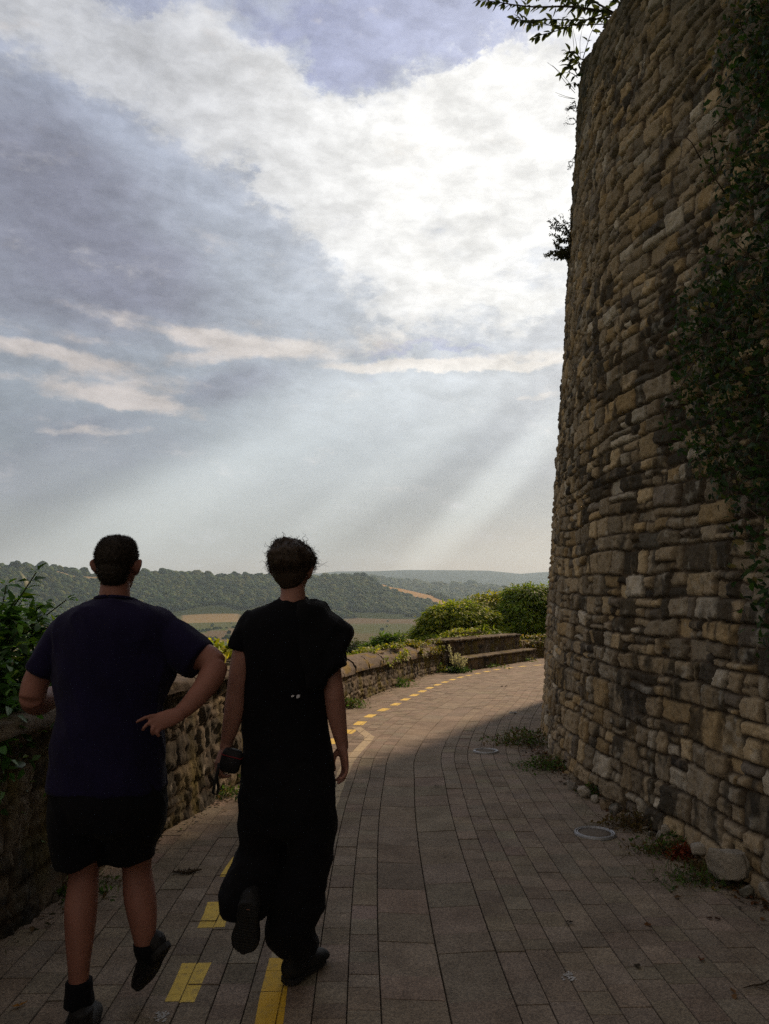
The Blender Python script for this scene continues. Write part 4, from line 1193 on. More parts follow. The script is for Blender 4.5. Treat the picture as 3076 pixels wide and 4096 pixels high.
def top_branches():
    r = np.random.default_rng(91)
    org = at(2560, 110, 7.3)
    root = empty('overhanging_branch', org, 'leafy cherry-like branch reaching out over the sky from the rampart top', 'branch')
    mb = MB(); P, D, Nn, Ls = [], [], [], []
    def br(pts, w=.009, n=12, L=.085, per=2, start=.15):
        q = [at(u, v, Y) for u, v, Y in pts]; c = catmull(q, 10); addloft(mb, q, np.linspace(w, .0025, len(q)), nr=6)
        sprig(P, D, Nn, Ls, c, r, n, L, .8, per, start)
    br([(2640, 190, 7.0), (2560, 110, 7.3), (2470, 62, 7.6), (2380, 40, 7.8), (2270, 26, 7.9), (2150, 28, 8.0), (2060, 20, 8.1), (1990, 8, 8.1), (1925, 2, 8.1)], .022, 26, .09, 3, .3)
    br([(2480, 66, 7.6), (2400, 20, 7.5), (2320, -20, 7.5), (2230, -30, 7.6), (2130, -20, 7.7)], .012, 18, .09, 3)
    br([(2470, 62, 7.6), (2400, 75, 7.8), (2300, 80, 7.9), (2200, 78, 8.0), (2110, 82, 8.0), (2060, 74, 8.0)], .010, 20, .085, 3)
    br([(2420, 96, 7.7), (2330, 100, 7.8), (2260, 102, 7.9), (2150, 98, 7.9), (2110, 88, 7.9)], .006, 8, .08, 2, .4)
    br([(2440, 40, 7.7), (2350, 80, 7.8), (2280, 105, 7.9), (2220, 125, 8.0), (2170, 138, 8.0), (2140, 152, 8.0)], .008, 14, .085, 2)
    br([(2520, 90, 7.5), (2500, 40, 7.4), (2450, -30, 7.4)], .01, 10, .09, 3)
    br([(2340, 45, 7.8), (2300, 10, 7.9), (2240, -20, 8)], .006, 9, .085, 3)
    P, D, Nn, Ls = map(np.array, (P, D, Nn, Ls)); m = len(P)
    leafy('leaves', M_LEAF, root, P, D, Nn, Ls * 1.25, Ls * r.uniform(.48, .62, m), pal(m, [(.035, .05, .02), (.05, .06, .025)], None, .2, r), droop=.2, origin=tuple(org))
    mb.build('stem', M_TWIG, root, origin=tuple(org))
    # lower sucker shoots beside the crown
    org = at(2330, 220, 8.3)
    root = empty('sapling', org, 'small leafy sapling with bare switches growing from the rampart edge below the branch', 'sapling')
    mb = MB(); P, D, Nn, Ls = [], [], [], []
    def b2(pts, w=.006, n=8, L=.08, per=2, start=.2, leaf=True):
        q = [at(u, v, Y) for u, v, Y in pts]; c = catmull(q, 8); addloft(mb, q, np.linspace(w, .0018, len(q)), nr=5)
        if leaf: sprig(P, D, Nn, Ls, c, r, n, L, .8, per, start)
    b2([(2330, 240, 8.3), (2345, 190, 8.3), (2365, 130, 8.2), (2390, 85, 8.1)], n=4)
    b2([(2330, 240, 8.3), (2300, 212, 8.3), (2268, 205, 8.3)], n=7); b2([(2325, 260, 8.4), (2300, 235, 8.4), (2262, 240, 8.4)], n=6)
    b2([(2310, 300, 8.4), (2290, 270, 8.4), (2265, 265, 8.4)], n=5); b2([(2310, 310, 8.4), (2285, 292, 8.4), (2250, 292, 8.4)], n=3)
    b2([(2310, 345, 8.5), (2300, 330, 8.5), (2285, 335, 8.5)], n=3, L=.05)
    for pts in ([(2300, 240, 8.4), (2292, 150, 8.4), (2286, 110, 8.4)], [(2315, 250, 8.4), (2308, 190, 8.4), (2292, 115, 8.4)], [(2322, 240, 8.4), (2320, 170, 8.4), (2328, 120, 8.4)],
                [(2300, 372, 8.5), (2258, 325, 8.5), (2225, 278, 8.4), (2190, 250, 8.4)], [(2300, 360, 8.5), (2250, 300, 8.5), (2210, 262, 8.4)], [(2300, 395, 8.5), (2262, 385, 8.5), (2222, 370, 8.5)], [(2300, 395, 8.5), (2270, 392, 8.5), (2232, 382, 8.5)]):
        b2(pts, .0032, leaf=False)
    P, D, Nn, Ls = map(np.array, (P, D, Nn, Ls)); m = len(P)
    leafy('leaves', M_LEAF, root, P, D, Nn, Ls * 1.3, Ls * .55, pal(m, [(.035, .05, .02), (.05, .06, .025)], None, .2, r), droop=.3, origin=tuple(org))
    mb.build('stem', M_TWIG, root, origin=tuple(org))

    def tuft(label, cu, cv, Y, w, h, ns, seed, L=.03):
        rr = np.random.default_rng(seed); o = at(cu, cv, Y); root = empty('wall_plant', o, label, 'wall plant', 'plants rooted in the rampart edge')
        mb = MB(); P, D, Nn, Ls = [], [], [], []
        for _ in range(ns):
            e = o + np.array([-rr.uniform(.3, 1) * w, rr.normal(0, .08), rr.uniform(-.5, 1) * h]); md = (o + e) / 2 + rr.normal(0, .03, 3)
            c = catmull([o, md, e], 8); addloft(mb, [o, md, e], [.004, .003, .0012], nr=4)
            sprig(P, D, Nn, Ls, c, rr, 13, L, 1.1, 2, .25)
            q = rvec(14, rr) * .028 + e; P += list(q); D += list(rvec(14, rr)); Nn += list(rvec(14, rr)); Ls += [.016] * 14
        P, D, Nn, Ls = map(np.array, (P, D, Nn, Ls)); m = len(P)
        leafy('leaves', M_LEAF, root, P, D, Nn, Ls, Ls * .45, pal(m, [(.05, .055, .03), (.07, .06, .04)], None, .3, rr), origin=tuple(o))
        mb.build('stem', M_TWIG, root, origin=tuple(o))
    tuft('upper of two airy flowering sprigs on the left edge of the high rampart', 2300, 960, 8.7, .30, .30, 15, 95, .04)
    tuft('lower of two airy flowering sprigs on the left edge of the high rampart', 2288, 1020, 8.7, .33, .12, 13, 96, .04)
    tuft('tiny seed-head tuft on the rampart edge below the sapling', 2304, 420, 8.6, .10, .06, 5, 97, .02)
    tuft('single thin sprig sticking out from the upper rampart edge', 2304, 490, 8.6, .11, .03, 2, 98, .018)
    tuft('small dark sprig on the rampart edge above the flowering sprigs', 2302, 650, 8.6, .06, .10, 3, 99, .018)


top_branches()

# ------------------------------------------------------------------ people
def m_skin(name, col):
    t = NT(name, Roughness=0.6); t.b.inputs['Specular IOR Level'].default_value = 0.3
    t.b.inputs['Subsurface Weight'].default_value = 0.08; t.b.inputs['Subsurface Radius'].default_value = (.02, .008, .004)
    p = t.obj(); n = t.noise(p, 18, 4); n2 = t.noise(p, 220, 3)
    c = t.mix(t.ramp(n, .3, .7), tuple(x * .85 for x in col) + (1,), tuple(x * 1.1 for x in col) + (1,))
    return t.set(Base_Color=c, Normal=t.bump(n2, .25, .002)).m


def m_cloth(name, col, sheen=.25, bscale=420):
    t = NT(name, Roughness=0.95); t.b.inputs['Specular IOR Level'].default_value = 0.08; t.b.inputs['Sheen Weight'].default_value = sheen
    p = t.obj(); n = t.noise(p, 7, 4); w = t.noise(p, bscale, 2)
    c = t.mix(t.ramp(n, .3, .7), tuple(x * .8 for x in col) + (1,), tuple(x * 1.2 for x in col) + (1,))
    return t.set(Base_Color=c, Normal=t.bump(w, .4, .0012)).m


SK1 = m_skin('skin', (.24, .105, .078)); SK2 = m_skin('skin_pale', (.30, .145, .11))
NAVY = m_cloth('navy_cotton', (.011, .009, .032), .05); BLK = m_cloth('black_cotton', (.006, .006, .008), .03); BLK2 = m_cloth('black_canvas', (.007, .007, .009), .03)
SHOE = m_plain('black_shoe', (.012, .012, .013), .7, .3, .3, 60, .002, 200); SOLE = m_plain('rubber_sole', (.016, .016, .017), .8, .3, .3, 90, .002, 150)
HAIR1 = m_plain('short_brown_hair', (.022, .015, .010), .7, .3, .35, 90); HAIR2 = m_plain('curly_brown_hair', (.038, .024, .015), .6, .3, .35, 60)


def wrinkle(V, N, amp, seed, stretch=(1, 1, 1), scale=9.0):
    P = V * np.array(stretch)
    a = fbm(P, scale, 3, seed); r_ = 1 - np.abs(a - .5) * 4
    Q = V @ np.array([[.9, .3, .5], [0, 1, 0], [-.5, 0, .9]]).T * [3.2, 3.2, 1.0]; f = fbm(Q, scale * .55, 2, seed + 9); fold = np.clip(1 - np.abs(f - .5) * 4.5, 0, 1) ** 1.3
    return V + N * (amp * (r_ * .5 + (fbm(P, scale * .45, 2, seed + 3) - .5) * 2.4 + fold * 1.3))[:, None]


def garment(mb, name, mat, parent, voxel=.007, smooth=3, amp=.005, seed=1, stretch=(1, 1, .6), scale=9, origin=None):
    V, F, N = fuse(mb, voxel, smooth); V = wrinkle(V, N, amp, seed, stretch, scale)
    return mesh(name, V, F, mat, parent, None, True, origin)


def shoe(parent, heel, toe, up, scale=1.0, seed=1, sock=None):
    """trainer: heel and toe are sole points, up is the direction of the ankle"""
    heel = np.array(heel, float); toe = np.array(toe, float); f = toe - heel; Ln = np.linalg.norm(f); f /= Ln
    up = np.array(up, float); up = up - f * up.dot(f); up /= np.linalg.norm(up); s = np.cross(f, up)
    W = lambda x, y, z: heel + f * x * Ln + s * y * scale + up * z * scale
    mb = MB()
    addloft(mb, [W(.02, 0, .045), W(.12, 0, .048), W(.30, .0, .046), W(.5, .003, .040), W(.72, .004, .034), W(.90, .003, .027), W(.985, 0, .022)], [q_ * scale for q_ in (.026, .036, .037, .038, .046, .042, .022)],
            [q_ * scale for q_ in (.030, .040, .042, .036, .028, .021, .013)], side=s, nr=20, sub=5)
    addloft(mb, [W(.16, 0, .05), W(.17, 0, .085), W(.17, 0, .105)], [.036, .036, .039], [.045, .046, .050], side=s, nr=18)
    addloft(mb, [W(.25, 0, .08), W(.42, 0, .066), W(.55, 0, .052)], [.026, .024, .02], [.022, .02, .016], side=s, nr=14)
    V, F, N = fuse(mb, .005, 3); V = V + N * ((fbm(V, 40, 3, seed) - .5) * .003)[:, None]
    up_ = mesh('shoe', V, F, SHOE, parent, origin=tuple(heel))
    # sole: outline with rounded edge and tread ribs
    x = np.array([0, .03, .12, .25, .40, .55, .70, .84, .94, 1.0]); hw = np.array([.008, .026, .036, .036, .034, .040, .047, .042, .028, .004])
    xs = np.linspace(0, 1.0, 60); h = np.interp(xs, x, hw); m = 9; yy = np.linspace(-1, 1, m); top = []; bot = []
    rib = .0025 * (np.sin(xs * Ln * 2 * np.pi / .014) > .2)
    for i in range(60):
        for y in yy:
            e = 1 - .35 * abs(y) ** 6; tz = .024 + .012 * max(0, xs[i] - .75) * 3
            top.append(W(xs[i], y * h[i], tz)); bot.append(W(xs[i], y * h[i] * .97, .004 + (rib[i] if abs(y) < .95 else .004) + .03 * max(0, xs[i] - .85)))
    V = np.array(top + bot); n0 = 60 * m; g = grid_faces(60, m); F = [g, g[:, ::-1] + n0]
    i = np.arange(59); F.append(np.column_stack([i * m, i * m + n0, (i + 1) * m + n0, (i + 1) * m])); F.append(np.column_stack([i * m + m - 1, (i + 1) * m + m - 1, (i + 1) * m + m - 1 + n0, i * m + m - 1 + n0]))
    j = np.arange(m - 1); F.append(np.column_stack([j, j + 1, j + 1 + n0, j + n0])); F.append(np.column_stack([59 * m + j, 59 * m + j + n0, 59 * m + j + 1 + n0, 59 * m + j + 1]))
    mesh('sole', V, np.concatenate(F), SOLE, up_, smooth=False, origin=tuple(heel))
    mb = MB()
    for k in range(5):
        xx = .30 + k * .055; zz = .10 - k * .0085
        addloft(mb, [W(xx, -.024, zz - .012), W(xx + .01, 0, zz + .004), W(xx + .02, .024, zz - .012)], .0026, nr=6)
    mb.build('laces', m_plain('lace', (.03, .03, .032), .9), up_, origin=tuple(heel))
    return up_, W


def hand(mb, wrist, palm_dir, palm_nrm, fingers, thumb, s=1.0, palm=(.040, .015), plen=.085):
    """palm block, four fingers as chains of offsets (along, across, normal) in metres, thumb"""
    w = np.array(wrist, float); d = np.array(palm_dir, float); d /= np.linalg.norm(d); n = np.array(palm_nrm, float); n -= d * n.dot(d); n /= np.linalg.norm(n); a = np.cross(d, n)
    W = lambda x, y, z: w + (d * x + a * y + n * z) * s
    addloft(mb, [W(-.02, 0, 0), W(.012, 0, 0), W(.045, 0, 0), W(plen, 0, -.001)], [.026 * s, .032 * s, palm[0] * s, palm[0] * s * .95], [.019 * s, .018 * s, palm[1] * s, palm[1] * s * .85], side=a, nr=18, sub=4)
    for ch in fingers: addloft(mb, [W(*q) for q in ch], np.linspace(.0088, .0066, len(ch)) * s, nr=10, sub=4, cap=.9)
    addloft(mb, [W(*q) for q in thumb], np.linspace(.0135, .0085, len(thumb)) * s, nr=10, sub=4, cap=.9)
    return W


def head(mb, c, fwd, s=1.0, tilt=0):
    """skull, jaw, neck joint, ears and face; c is the middle of the head"""
    c = np.array(c, float); f = np.array(fwd, float); f[2] = 0; f /= np.linalg.norm(f); r = np.array([f[1], -f[0], 0]); u = np.array([0, 0, 1.])
    R = np.column_stack([r, f, u]); W = lambda x, y, z: c + (r * x + f * y + u * z) * s
    ellipsoid(mb, W(0, -.012, .03), np.array([.076, .096, .088]) * s, R, 22, 16)
    ellipsoid(mb, W(0, .022, -.015), np.array([.066, .074, .085]) * s, R, 20, 14)
    ellipsoid(mb, W(0, .05, -.068), np.array([.046, .042, .035]) * s, R, 16, 12)
    ellipsoid(mb, W(0, .085, -.088), np.array([.02, .016, .016]) * s, R)
    addloft(mb, [W(0, .088, .022), W(0, .102, .0), W(0, .113, -.018), W(0, .100, -.028)], [.008 * s, .010 * s, .014 * s, .012 * s], nr=10)
    for e in (-1, 1):
        ellipsoid(mb, W(e * .030, .088, .033), np.array([.020, .012, .008]) * s, R)      # brow
        ellipsoid(mb, W(e * .030, .082, .014), np.array([.0125, .0125, .010]) * s, R)    # eye
        ellipsoid(mb, W(e * .040, .070, -.022), np.array([.024, .020, .018]) * s, R)     # cheek
        # ear: helix ring and lobe
        q = [W(e * .076, .010, .014), W(e * .095, -.006, .026), W(e * .104, -.022, .016), W(e * .099, -.022, -.006), W(e * .084, -.006, -.028), W(e * .074, .006, -.034)]
        addloft(mb, q, [.006 * s, .007 * s, .0075 * s, .007 * s, .0075 * s, .006 * s], nr=8, sub=4)
        ellipsoid(mb, W(e * .084, -.008, -.004), np.array([.013, .017, .028]) * s, R)
    ellipsoid(mb, W(0, .098, -.046), np.array([.024, .010, .006]) * s, R); ellipsoid(mb, W(0, .095, -.056), np.array([.021, .011, .007]) * s, R)
    return W, R


def eyes_on(parent, W, s, org):
    me_, mi_ = m_plain('eye_white', (.6, .58, .55), .3, .5, .05), m_plain('iris', (.05, .03, .02), .3, .5, .1)
    for e in (-1, 1):
        mb = MB(); mb2 = MB(); ellipsoid(mb, W(e * .030, .0855, .014), np.array([.0105, .0105, .0085]) * s); ellipsoid(mb2, W(e * .030, .0935, .014), np.array([.0045, .003, .0045]) * s)
        o = mb.build('eye', me_, parent, origin=org); mb2.build('iris', mi_, o, origin=org)


def person_navy():
    p = at
    org = (p(440, 4050, 2.8)[0], 2.82, float(gz(2.82)))
    root = empty('person', org, 'man in navy t-shirt and black shorts walking away with hands on hips, short dark hair', 'person')
    b = MB(); Y = 2.86
    W, R = head(b, p(471, 2266, 2.88), (0.03, 1, 0), .90)
    addloft(b, [p(462, 2330, 2.875), p(459, 2372, 2.865), p(457, 2420, 2.86), p(457, 2470, 2.86)], [.052, .0545, .062, .10], [.055, .058, .062, .08], nr=20)
    # trunk under the clothes
    addloft(b, [p(457, 2440, 2.87), p(457, 2500, 2.87), p(455, 2620, 2.86), p(450, 2780, 2.86), p(442, 2900, 2.86), p(434, 3040, 2.86), p(434, 3190, 2.87)], [.10, .185, .19, .175, .165, .17, .165], [.07, .095, .11, .105, .10, .11, .11], flat=True, nr=24)
    # far (screen left) arm: elbow out, forearm forward to the belly
    addloft(b, [p(265, 2560, 2.88), p(215, 2620, 2.87), p(150, 2715, 2.85), p(128, 2790, 2.84)], [.062, .056, .048, .046], nr=16)
    addloft(b, [p(126, 2785, 2.83), p(150, 2808, 2.90), p(205, 2790, 3.00), p(262, 2772, 3.09)], [.044, .050, .043, .032], nr=16)
    hand(b, p(270, 2770, 3.10), (1, .35, 0), (0, 1, .2), [[(.075, y, 0), (.11, y, -.01), (.125, y, -.03), (.115, y, -.045)] for y in (-.03, -.01, .01, .03)], [(.02, .03, 0), (.05, .05, -.01), (.08, .055, -.02)])
    # near (screen right) arm: hand on the back of the hip
    addloft(b, [p(680, 2570, 2.88), p(750, 2612, 2.87), p(825, 2630, 2.85), p(862, 2662, 2.83)], [.062, .056, .050, .046], nr=18)
    addloft(b, [p(868, 2658, 2.83), p(846, 2705, 2.80), p(810, 2760, 2.77), p(755, 2822, 2.74), p(708, 2862, 2.71)], [.042, .047, .041, .033, .027], [.042, .043, .037, .028, .022], nr=18)
    d = p(636, 2888, 2.675) - p(708, 2862, 2.70)
    hand(b, p(706, 2862, 2.70), d, (.05, -1, .25), [
        [(.070, .026, 0), (.098, .030, .003), (.122, .030, -.003), (.138, .028, -.010)],
        [(.073, .008, 0), (.102, .006, .008), (.120, -.002, .004), (.127, -.010, -.004)],
        [(.070, -.009, 0), (.092, -.015, .012), (.100, -.026, .010), (.097, -.036, .002)],
        [(.064, -.025, 0), (.080, -.033, .010), (.083, -.043, .008), (.079, -.051, .0)]], [(.015, .016, -.012), (.04, .026, -.026), (.065, .03, -.040), (.085, .024, -.050)], .93, (.034, .013), .074)
    # legs
    addloft(b, [p(345, 3190, 2.88), p(340, 3330, 2.90), p(337, 3440, 2.90), p(335, 3500, 2.89), p(325, 3620, 2.84), p(320, 3740, 2.81), p(316, 3850, 2.79), p(315, 3925, 2.785), p(316, 3985, 2.79)],
            [.086, .078, .060, .052, .0545, .048, .037, .033, .033], [.09, .085, .066, .058, .066, .057, .043, .038, .038], nr=20, flat=True)
    addloft(b, [p(520, 3190, 2.88), p(535, 3330, 2.93), p(545, 3430, 2.97), p(548, 3480, 2.98), p(560, 3590, 2.95), p(572, 3690, 2.93), p(578, 3775, 2.925), p(582, 3815, 2.935)],
            [.088, .080, .058, .0525, .0575, .049, .035, .034], [.09, .082, .06, .058, .06, .05, .038, .038], nr=20, flat=True)
    V, F, N = fuse(b, .0055, 3)
    body = mesh('body', V, F, SK1, root, origin=org)
    eyes_on(root, W, .90, org)
    # t-shirt
    s = MB()
    vs = [2401, 2418, 2440, 2475, 2530, 2620, 2700, 2785, 2860, 2950, 3050, 3150]
    cu = [459, 461, 468, 470, 466, 462, 458, 445, 438, 431, 429, 428]; hw = [72, 108, 176, 222, 242, 236, 230, 201, 195, 208, 214, 224]
    dp = [.065, .085, .105, .125, .138, .143, .143, .142, .145, .150, .150, .150]
    Yt = 2.865
    addloft(s, [p(c, v, Yt) for c, v in zip(cu, vs)], [h * Yt / 3076 for h in hw], dp, flat=True, nr=36, sub=4, cap=.05)
    addloft(s, [p(330, 2540, 2.88), p(272, 2545, 2.88), p(231, 2592, 2.875), p(158, 2694, 2.85)], [.062, .066, .059, .0505], [.088, .082, .07, .058], nr=22, cap=.05)
    addloft(s, [p(630, 2535, 2.88), p(688, 2567, 2.875), p(750, 2611, 2.86), p(795, 2643, 2.85)], [.072, .077, .075, .072], [.09, .086, .08, .074], nr=24, cap=.05)
    garment(s, 'tshirt', NAVY, root, .0075, 3, .0065, 5, (1, 1, .55), 7, org)
    s = MB(); c = p(459, 2398, 2.865)   # rib collar
    th = np.linspace(0, 2 * np.pi, 25)
    addloft(s, [c + [.068 * math.cos(a), .066 * math.sin(a), .012 * math.sin(-a)] for a in th], .007, nr=8, sub=2); s.build('collar', NAVY, root, origin=org)
    # shorts
    s = MB(); Yt = 2.87
    addloft(s, [p(433, 3020, Yt), p(433, 3100, Yt), p(433, 3200, Yt), p(435, 3290, Yt)], [.17, .196, .204, .192], [.13, .145, .15, .13], flat=True, nr=32)
    addloft(s, [p(333, 3200, 2.87), p(330, 3300, 2.88), p(328, 3380, 2.885), p(334, 3450, 2.885)], [.115, .108, .098, .090], [.13, .125, .115, .105], flat=True, nr=26, cap=0)
    addloft(s, [p(540, 3200, 2.88), p(542, 3290, 2.90), p(524, 3370, 2.93), p(516, 3428, 2.94)], [.112, .102, .092, .084], [.13, .12, .11, .10], flat=True, nr=26, cap=0)
    V, F, N = fuse(s, .0075, 2); V = wrinkle(V, N, .005, 8, (1, 1, .5), 8)
    # slanting hem of the planted leg: higher on the inside
    lo = V[:, 0] < p(425, 3400, 2.9)[0]; hem = p(0, 3485, 2.9)[2] + (V[:, 0] - p(257, 3485, 2.88)[0]) * .48
    V[:, 2] = np.where(lo, np.maximum(V[:, 2], hem + .0), V[:, 2])
    mesh('shorts', V, F, BLK, root, origin=org)
    # short hair
    s = MB(); f = W
    ellipsoid(s, W(0, -.018, .045), np.array([.0800, .1000, .080]), R, 26, 18)
    ellipsoid(s, W(0, -.052, -.012), np.array([.062, .062, .068]), R, 22, 16)
    ellipsoid(s, W(0, -.044, -.050), np.array([.050, .042, .046]), R, 22, 16)
    ellipsoid(s, W(0, -.005, .072), np.array([.071, .088, .056]), R, 22, 16)
    ellipsoid(s, W(.022, -.01, .085), np.array([.05, .07, .042]), R, 22, 16); ellipsoid(s, W(-.022, -.01, .085), np.array([.05, .07, .042]), R, 22, 16)
    V, F, N = fuse(s, .005, 3); V = V + N * ((vnoise(V, 160, 3) - .5) * .005)[:, None]; V = W(0, 0, 0) + (V - W(0, 0, 0)) * [.93, .93, .95]
    hr = mesh('hair', V, F, HAIR1, root, origin=org)
    r = np.random.default_rng(3); k = r.choice(len(V), 15000); D = N[k] + r.normal(0, .45, (15000, 3)) + [0, 0, .2]; L = r.uniform(.006, .013, 15000)
    hairs(hr, V[k] - N[k] * .002, D, L, .0007, HAIR1, org)
    # shoes and socks
    h = p(325, 4075, 2.72); h = np.array([h[0], 2.715, float(gz(2.715)) + .004]); t = np.array([h[0] - .085, 2.985, h[2]])
    shoe(root, h, t, (0, 0, 1), 1.28, seed=4)
    hl = p(668, 3800, 2.90); t = np.array([p(583, 3905, 3.10)[0], 3.08, float(gz(3.1)) + .040])
    shoe(root, hl, t, (-.62, .25, .62), 1.12, seed=5)
    s = MB(); addloft(s, [p(316, 3925, 2.785), p(316, 3960, 2.785), p(317, 4010, 2.79)], [.044, .045, .05], [.05, .052, .06], flat=True, nr=20); s.build('sock', BLK, root, origin=org)
    s = MB(); addloft(s, [p(578, 3772, 2.925), p(584, 3800, 2.93), p(600, 3835, 2.95)], [.039, .042, .045], [.043, .047, .05], flat=True, nr=20); s.build('sock', BLK, root, origin=org)
    # looped lace sticking out on the planted shoe
    return root


def hairs(parent, P, D, L, w, mat, org, name='strands'):
    D = D / np.linalg.norm(D, axis=1)[:, None]; n = len(P); S = np.cross(D, np.random.default_rng(1).normal(size=(n, 3))); S /= np.linalg.norm(S, axis=1)[:, None]
    V = np.stack([P - S * w, P + S * w, P + D * L[:, None]], 1).reshape(-1, 3); T = np.arange(n * 3).reshape(-1, 3)
    o = mesh(name, V, T, mat, parent, origin=org); o['kind'] = 'stuff'; return o


def person_black():
    p = at
    org = (p(1150, 3850, 3.18)[0], 3.17, float(gz(3.17)))
    root = empty('person', org, 'thin man in black t-shirt and baggy black trousers with tousled curly hair, walking away', 'person')
    b = MB()
    W, R = head(b, p(1171, 2286, 3.16), (0.22, 1, 0), .87)
    addloft(b, [p(1168, 2335, 3.15), p(1172, 2375, 3.145), p(1168, 2415, 3.14), p(1160, 2460, 3.14)], [.048, .0505, .056, .085], [.052, .054, .058, .075], nr=20)
    addloft(b, [p(1155, 2440, 3.15), p(1150, 2500, 3.15), p(1145, 2620, 3.15), p(1140, 2780, 3.15), p(1145, 2900, 3.15), p(1150, 3040, 3.15), p(1150, 3190, 3.15)], [.10, .150, .14, .135, .135, .15, .15], [.065, .085, .095, .09, .09, .095, .10], flat=True, nr=24)
    # left arm
    addloft(b, [p(1000, 2495, 3.16), p(975, 2600, 3.15), p(955, 2700, 3.13), p(943, 2785, 3.12)], [.052, .045, .041, .038], nr=16)
    addloft(b, [p(943, 2780, 3.12), p(937, 2840, 3.12), p(922, 2910, 3.13), p(908, 2965, 3.14), p(902, 2990, 3.14)], [.039, .0405, .034, .0255, .024], nr=16)
    # hand closed on the pouch: fingers wrap below it
    d = p(872, 3052, 3.12) - p(904, 2985, 3.14)
    hand(b, p(903, 2988, 3.14), d, (-.75, -.35, .45), [
        [(.070, -.030, 0), (.098, -.034, -.012), (.108, -.036, -.040), (.095, -.034, -.064)],
        [(.074, -.010, 0), (.104, -.010, -.012), (.114, -.010, -.042), (.100, -.010, -.068)],
        [(.072, .010, 0), (.100, .012, -.012), (.110, .012, -.040), (.096, .012, -.064)],
        [(.066, .027, 0), (.088, .032, -.010), (.097, .034, -.034), (.085, .034, -.052)]], [(.012, -.022, -.01), (.028, -.046, -.024), (.052, -.058, -.046), (.072, -.052, -.062)], .93, (.037, .015), .076)
    # right arm hanging
    addloft(b, [p(1292, 2500, 3.16), p(1308, 2600, 3.15), p(1325, 2700, 3.14), p(1337, 2785, 3.12)], [.052, .046, .042, .040], nr=16)
    addloft(b, [p(1337, 2780, 3.12), p(1345, 2850, 3.13), p(1357, 2920, 3.14), p(1368, 2975, 3.15), p(1371, 2995, 3.15)], [.040, .0395, .032, .0255, .0235], nr=16)
    d = p(1383, 3078, 3.17) - p(1370, 2990, 3.15)
    hand(b, p(1370, 2992, 3.15), d, (1, .45, .1), [
        [(.078, -.026, 0), (.108, -.028, -.004), (.130, -.026, -.020), (.138, -.022, -.044)],
        [(.082, -.009, 0), (.114, -.009, -.004), (.138, -.008, -.018), (.148, -.006, -.042)],
        [(.080, .009, 0), (.110, .010, -.006), (.132, .011, -.024), (.136, .012, -.048)],
        [(.072, .025, 0), (.096, .028, -.008), (.112, .029, -.026), (.112, .028, -.044)]], [(.012, -.018, -.010), (.036, -.030, -.030), (.068, -.034, -.040), (.098, -.032, -.038)], .95, (.036, .015), .08)
    # legs
    addloft(b, [p(1070, 3190, 3.16), p(1055, 3330, 3.22), p(1040, 3450, 3.27), p(1030, 3520, 3.22), p(1005, 3580, 3.08), p(995, 3625, 2.99)], [.08, .07, .05, .048, .046, .034], nr=16)
    addloft(b, [p(1230, 3190, 3.16), p(1225, 3330, 3.17), p(1205, 3470, 3.18), p(1188, 3600, 3.17), p(1172, 3730, 3.19), p(1165, 3800, 3.22)], [.08, .07, .052, .05, .036, .034], nr=16)
    V, F, N = fuse(b, .005, 2)
    mesh('body', V, F, SK2, root, origin=org); eyes_on(root, W, .87, org)
    # t-shirt
    s = MB(); Yt = 3.155
    vs = [2398, 2412, 2436, 2470, 2530, 2627, 2740, 2800, 2890, 3000, 3090]
    cu = [1172, 1165, 1152, 1146, 1143, 1142, 1139, 1137, 1141, 1150, 1152]; hw = [52, 90, 140, 172, 184, 166, 161, 161, 164, 172, 176]
    dp = [.058, .075, .09, .105, .115, .118, .115, .115, .118, .125, .125]
    addloft(s, [p(c, v, Yt) for c, v in zip(cu, vs)], [h * Yt / 3076 for h in hw], dp, flat=True, nr=34, sub=4, cap=.05)
    addloft(s, [p(1030, 2478, 3.165), p(1000, 2510, 3.16), p(968, 2570, 3.155), p(953, 2603, 3.15)], [.060, .058, .052, .049], [.066, .064, .058, .054], nr=20, cap=.05)
    addloft(s, [p(1270, 2478, 3.165), p(1300, 2530, 3.16), p(1325, 2600, 3.15), p(1336, 2650, 3.15)], [.062, .060, .055, .050], [.066, .064, .06, .055], nr=20, cap=.05)
    garment(s, 'tshirt', BLK, root, .0075, 3, .006, 15, (1, 1, .5), 7, org)
    # dark cloth slung over the right shoulder
    s = MB(); poly = [(1190, 2404), (1262, 2405), (1299, 2417), (1314, 2447), (1360, 2478), (1409, 2511), (1413, 2537), (1392, 2580), (1377, 2612), (1386, 2658), (1352, 2672), (1312, 2702), (1300, 2745), (1240, 2760), (1215, 2640), (1196, 2500)]
    cu_, cv_ = 1290, 2560; lay = []
    for Yl, k_ in ((3.045, .80), (3.052, .90), (3.085, .985), (3.13, 1.0), (3.19, .985), (3.235, .93), (3.25, .8)):
        lay.append([p(cu_ + (u - cu_) * k_, cv_ + (v - cv_) * k_, 3.14) * [1, 0, 1] + [0, Yl + .012 * math.sin(u * .05) , 0] for u, v in poly])
    lay = np.array(lay); m_ = len(poly); V = lay.reshape(-1, 3); V = np.vstack([V, lay[0].mean(0), lay[-1].mean(0)]); i_ = np.arange(len(lay) - 1)[:, None]; j_ = np.arange(m_)[None]; j2_ = (j_ + 1) % m_
    s.add(V, np.stack([i_ * m_ + j_, i_ * m_ + j2_, (i_ + 1) * m_ + j2_, (i_ + 1) * m_ + j_], -1).reshape(-1, 4)); k = np.arange(m_); k2 = (k + 1) % m_
